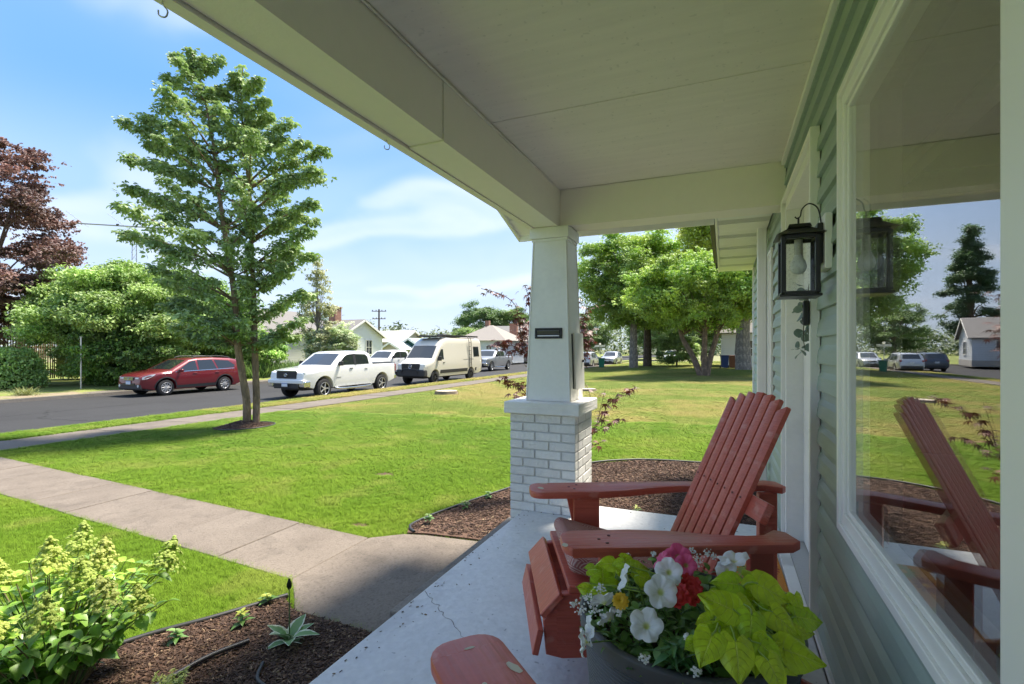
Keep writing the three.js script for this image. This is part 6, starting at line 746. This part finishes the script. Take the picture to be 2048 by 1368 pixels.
// ridge along x (local); the front wall faces +z
function gableHouse(label, o) { const h = thing(o.name ?? 'cottage', label, o.cat ?? 'house'); h.position.copy(V(o.L, o.y ?? .25, o.s)); h.rotation.y = o.turn; const { w, d, H, R } = o, wm = wallMat(o.c), ov = .35;
  part(h, 'wall', box(w, H, d, 0, H / 2, 0), wm); for (const s of [-1, 1]) { const sh = new THREE.Shape([[-d / 2, 0], [d / 2, 0], [0, R]].map(([a, b]) => new THREE.Vector2(a, b))), g = new THREE.ExtrudeGeometry(sh, { depth: .12, bevelEnabled: false }); g.rotateY(Math.PI / 2); g.translate(s > 0 ? w / 2 - .12 : -w / 2, H + .001, 0); part(h, 'gable', setUV(g), wm);
    const sl = Math.atan2(R, d / 2), len = Math.hypot(R, d / 2) + ov, rp = box(w + 2 * ov, .10, len, 0, .05, 0); rp.translate(0, 0, s * len / 2); rp.rotateX(s * sl); rp.translate(0, H + R + .02, 0); part(h, 'roof', rp, o.roof ?? M.roofGrey); for (const e of [-1, 1]) { const bb = box(.06, .18, len, e * (w / 2 + ov), -.02, s * len / 2); bb.rotateX(s * sl); bb.translate(0, H + R + .02, 0); part(h, 'barge_board', bb, M.vinylWhite); } }
  for (const [x, y, ww, hh] of o.front ?? []) winOn(h, x, y, d / 2 + .02, ww, hh, 0); for (const [z, y, ww, hh] of o.left ?? []) winOn(h, -w / 2 - .02, y, z, ww, hh, -Math.PI / 2); for (const [z, y, ww, hh] of o.right ?? []) winOn(h, w / 2 + .02, y, z, ww, hh, Math.PI / 2);
  if (o.chimney) { const [x, z, top, cw] = o.chimney; part(h, 'chimney', box(cw, top, cw, x, top / 2, z), M.brickRed); part(h, 'chimney_cap', box(cw + .14, .12, cw + .14, x, top + .06, z), M.brickRed); } if (o.base) part(h, 'foundation', box(w + .06, .6, d + .06, 0, .3, 0), std([.40, .38, .35], .9)); return h; }
const FACE = Math.PI / 2;   // front wall (+z) turned to face the road (+x)
gableHouse('white clapboard cottage half hidden behind the lawn tree', { L: 34.6, s: 28.6, w: 8.2, d: 6.5, H: 3.0, R: 1.9, turn: FACE, c: [.76, .76, .74], base: 1, front: [[-.2, 1.95, 1.1, 1.3], [3.0, 1.95, 1.0, 1.2], [-2.8, 1.95, .9, 1.2]], right: [[.5, 1.9, .9, 1.2]], left: [[0, 1.9, .9, 1.2]] });
gableHouse('white cottage with a brick chimney and gabled front beyond the pickup', { L: 33.6, s: 37.6, w: 5.0, d: 6.0, H: 2.9, R: 1.5, turn: 0, c: [.77, .78, .79], front: [[1.3, 1.9, .8, 1.3], [-1.2, 1.9, .9, 1.2]], right: [[1.2, 1.9, .9, 1.5], [-.9, 1.9, .8, 1.3]], chimney: [-.2, .6, 5.6, .8] });
gableHouse('tan garage with a pale metal roof behind the cottages', { name: 'garage', cat: 'garage', L: 38.5, s: 52, w: 6.5, d: 5.5, H: 2.6, R: 1.3, turn: Math.PI, c: [.44, .39, .33], roof: M.roofPale });
gableHouse('small dark green shed with a grey green roof near the tan garage', { name: 'garden_shed', cat: 'shed', L: 33.6, s: 50.2, w: 2.6, d: 2.8, H: 2.1, R: .8, turn: FACE, c: [.02, .10, .075], roof: std([.30, .38, .34], .5) });
gableHouse('open sided shelter with pale green roof beside the dark shed', { name: 'garden_shelter', cat: 'shelter', L: 34.2, s: 47.4, w: 2.4, d: 2.6, H: 1.7, R: .7, turn: FACE, c: [.46, .43, .38], roof: std([.42, .48, .44], .5) });
gableHouse('grey white bungalow with brick chimney across the road behind the porch column', { L: 27, s: 66, w: 9, d: 7.5, H: 2.9, R: 2.0, turn: 0.2, c: [.64, .67, .70], base: 1, front: [[-2.4, 2.1, .7, .8], [2.4, 2.1, .7, .8]], right: [[0, 1.8, 1.4, 1.3]], chimney: [.2, 3.95, 5.0, 1.0] });
gableHouse('white neighbouring house with a tan porch side behind the maples', { L: -4.6, s: 50.5, w: 9.5, d: 7, H: 3.1, R: 2.0, turn: 0, y: .35, c: [.70, .68, .64], front: [[-2.6, 1.7, .9, 1.3], [.6, 1.75, 1.0, 1.4], [3.2, 1.7, .8, 1.3]], left: [[1.5, 1.7, 1.2, 1.4]] });
{ const h = thing('hip_roof_house', 'small grey house with a brown hip roof behind the silver pickup', 'house'); h.position.copy(V(27.4, .2, 58)); part(h, 'wall', box(6.4, 2.8, 6.4, 0, 1.4, 0), wallMat([.60, .62, .63])); const r = new THREE.CylinderGeometry(.25, 5.2, 2.0, 4, 1); r.rotateY(Math.PI / 4); r.translate(0, 3.8, 0); part(h, 'roof', setUV(toCreasedNormals(r.toNonIndexed(), .2)), std([.29, .26, .23], .95, { bumpMap: stuccoBump, bumpScale: .01 })); part(h, 'chimney', box(.5, .8, .5, -.5, 5.0, 0), M.brickRed); winOn(h, 1.2, 1.7, 3.22, .7, .9, 0); winOn(h, -1.4, 1.7, 3.22, .7, .9, 0); winOn(h, 3.22, 1.7, 0, .9, 1.0, Math.PI / 2); }
{ const w = thing('air_conditioner', 'window air conditioner in the neighbouring house wall', 'air conditioner'); w.position.copy(V(-5.2 + .0, 1.55, 46.85)); part(w, 'case', box(.6, .4, .5, 0, 0, 0, .03), M.vinylWhite); for (let i = 0; i < 5; i++) part(w, 'louvre', box(.5, .02, .02, 0, -.13 + i * .06, .26), M.cladding); }
{ const t = thing('antenna_tower', 'lattice radio tower with a long horizontal boom behind the trees', 'antenna'); const B = ray(270, 740, 46); B.y = .2; t.position.copy(B); const m = std([.30, .31, .33], .5, { metalness: .6 }), hT = 15.2; for (let i = 0; i < 3; i++) { const a = i * 2.094; part(t, 'leg', taper(v3(Math.cos(a) * .28, 0, Math.sin(a) * .28), v3(Math.cos(a) * .2, 12.2, Math.sin(a) * .2), .04, .03, 5), m); } for (let k = 0; k < 16; k++) for (let i = 0; i < 3; i++) { const a = i * 2.094, b = a + 2.094, y = k * .76; part(t, 'brace', taper(v3(Math.cos(a) * .26, y, Math.sin(a) * .26), v3(Math.cos(b) * .26, y + .76, Math.sin(b) * .26), .015, .015, 4), m); }
  part(t, 'mast', taper(v3(0, 12, 0), v3(0, hT, 0), .035, .025, 6), m); const rt = v3(CYW, 0, -SYW), y = 13.0; const e0 = rt.clone().multiplyScalar(-7.0).add(v3(0, y + .45, 0)), e1 = rt.clone().multiplyScalar(3.2).add(v3(0, y - .15, 0)); part(t, 'boom', taper(e0, e1, .06, .06, 6), m); for (const q of [-5.4, -1.6, 2.4]) { const c = rt.clone().multiplyScalar(q).add(v3(0, y + .1 - q * .06, 0)); part(t, 'element', taper(c.clone().add(v3(-.6, 1.0, .5)), c.clone().add(v3(.7, -.35, -.6)), .02, .02, 5), m); part(t, 'clamp', box(.18, .2, .18, c.x, c.y, c.z, .03), M.blackPlastic); } part(t, 'crossbar', taper(v3(-.5, 14.2, 0), v3(.5, 14.2, 0), .018, .018, 5), m); }
{ const t = thing('utility_pole', 'wooden utility pole with two crossarms behind the tan garage', 'utility pole'); const B = ray(758, 720, 76); B.y = 0; t.position.copy(B); const m = std([.10, .075, .055], .9); part(t, 'pole', taper(v3(0, 0, 0), v3(0, 8.0, 0), .17, .12, 8), m); const rt = v3(CYW, 0, -SYW); for (const [y, w] of [[7.7, 1.1], [6.55, 1.0]]) { part(t, 'crossarm', taper(rt.clone().multiplyScalar(-w).add(v3(0, y, 0)), rt.clone().multiplyScalar(w).add(v3(0, y, 0)), .06, .06, 6), m); for (const q of [-.9, -.4, .4, .9]) part(t, 'insulator', (() => { const g = new THREE.CylinderGeometry(.05, .06, .16, 8); const p = rt.clone().multiplyScalar(q * w); g.translate(p.x, y + .13, p.z); return g; })(), M.cladding); } }
{ const t = thing('utility_pole', 'short plain utility pole left of the double crossarm pole', 'utility pole'); const B = ray(734, 720, 70); B.y = 0; t.position.copy(B); part(t, 'pole', taper(v3(0, 0, 0), v3(0, 5.5, 0), .15, .12, 8), std([.10, .075, .055], .9)); part(t, 'pole_cap', box(.3, .12, .3, 0, 5.55, 0, .03), M.steel); }
{ const t = thing('sign_post', 'bare grey metal post at the edge of the hedge across the road', 'post'); t.position.copy(V(27.0, .14, 13.35)); part(t, 'post', taper(v3(0, 0, 0), v3(0, 2.4, 0), .035, .035, 8), M.steel); part(t, 'post_cap', box(.09, .04, .09, 0, 2.42, 0, .01), M.steel); }
{ const t = thing('street_sign', 'white street name sign on a thin post near the green bin', 'sign'); const B = ray(1200, 735, 55); B.y = .05; t.position.copy(B); part(t, 'post', taper(v3(0, 0, 0), v3(0, 2.3, 0), .035, .03, 7), M.steel); const b1 = part(t, 'name_blade', box(1.1, .20, .03, 0, 2.25, 0, .01), M.vinylWhite); b1.rotation.y = YAW; const b2 = part(t, 'name_blade', box(.7, .20, .03, 0, 2.48, 0, .01), M.vinylWhite); b2.rotation.y = YAW + 1.1; }
function bin(label, p, c, turn) { const t = thing('wheelie_bin', label, 'bin'); t.position.copy(p); t.rotation.y = turn; const g = new THREE.CylinderGeometry(.40, .31, .95, 4, 1); g.rotateY(Math.PI / 4); g.translate(0, .53, 0); part(t, 'body', toCreasedNormals(g.toNonIndexed(), .3), std(c, .5)); const ld = box(.66, .07, .70, 0, 1.04, -.02, .03); ld.rotateX(.0); part(t, 'lid', ld, std(tint(c, .8), .5)); part(t, 'handle', taper(v3(-.25, .98, -.36), v3(.25, .98, -.36), .02, .02, 6), M.cladding); for (const s of [-1, 1]) { const w = new THREE.CylinderGeometry(.12, .12, .06, 16); w.rotateZ(Math.PI / 2); w.translate(s * .27, .12, -.28); part(t, 'wheel', w, M.tyre); } }
{ const p = ray(1203, 738, 48.5); p.y = .03; bin('green wheeled bin at the kerb beside the silver hatchback', p, [.01, .16, .09], .3); const q = ray(1449, 741, 41); q.y = .41; bin('dark blue wheeled bin by the neighbouring house', q, [.015, .04, .14], .2); const r = ray(1465, 741, 41.5); r.y = .41; bin('brown wheeled bin next to the blue bin', r, [.16, .06, .035], .1); }
shade(scene);
renderer.render(scene, camera);
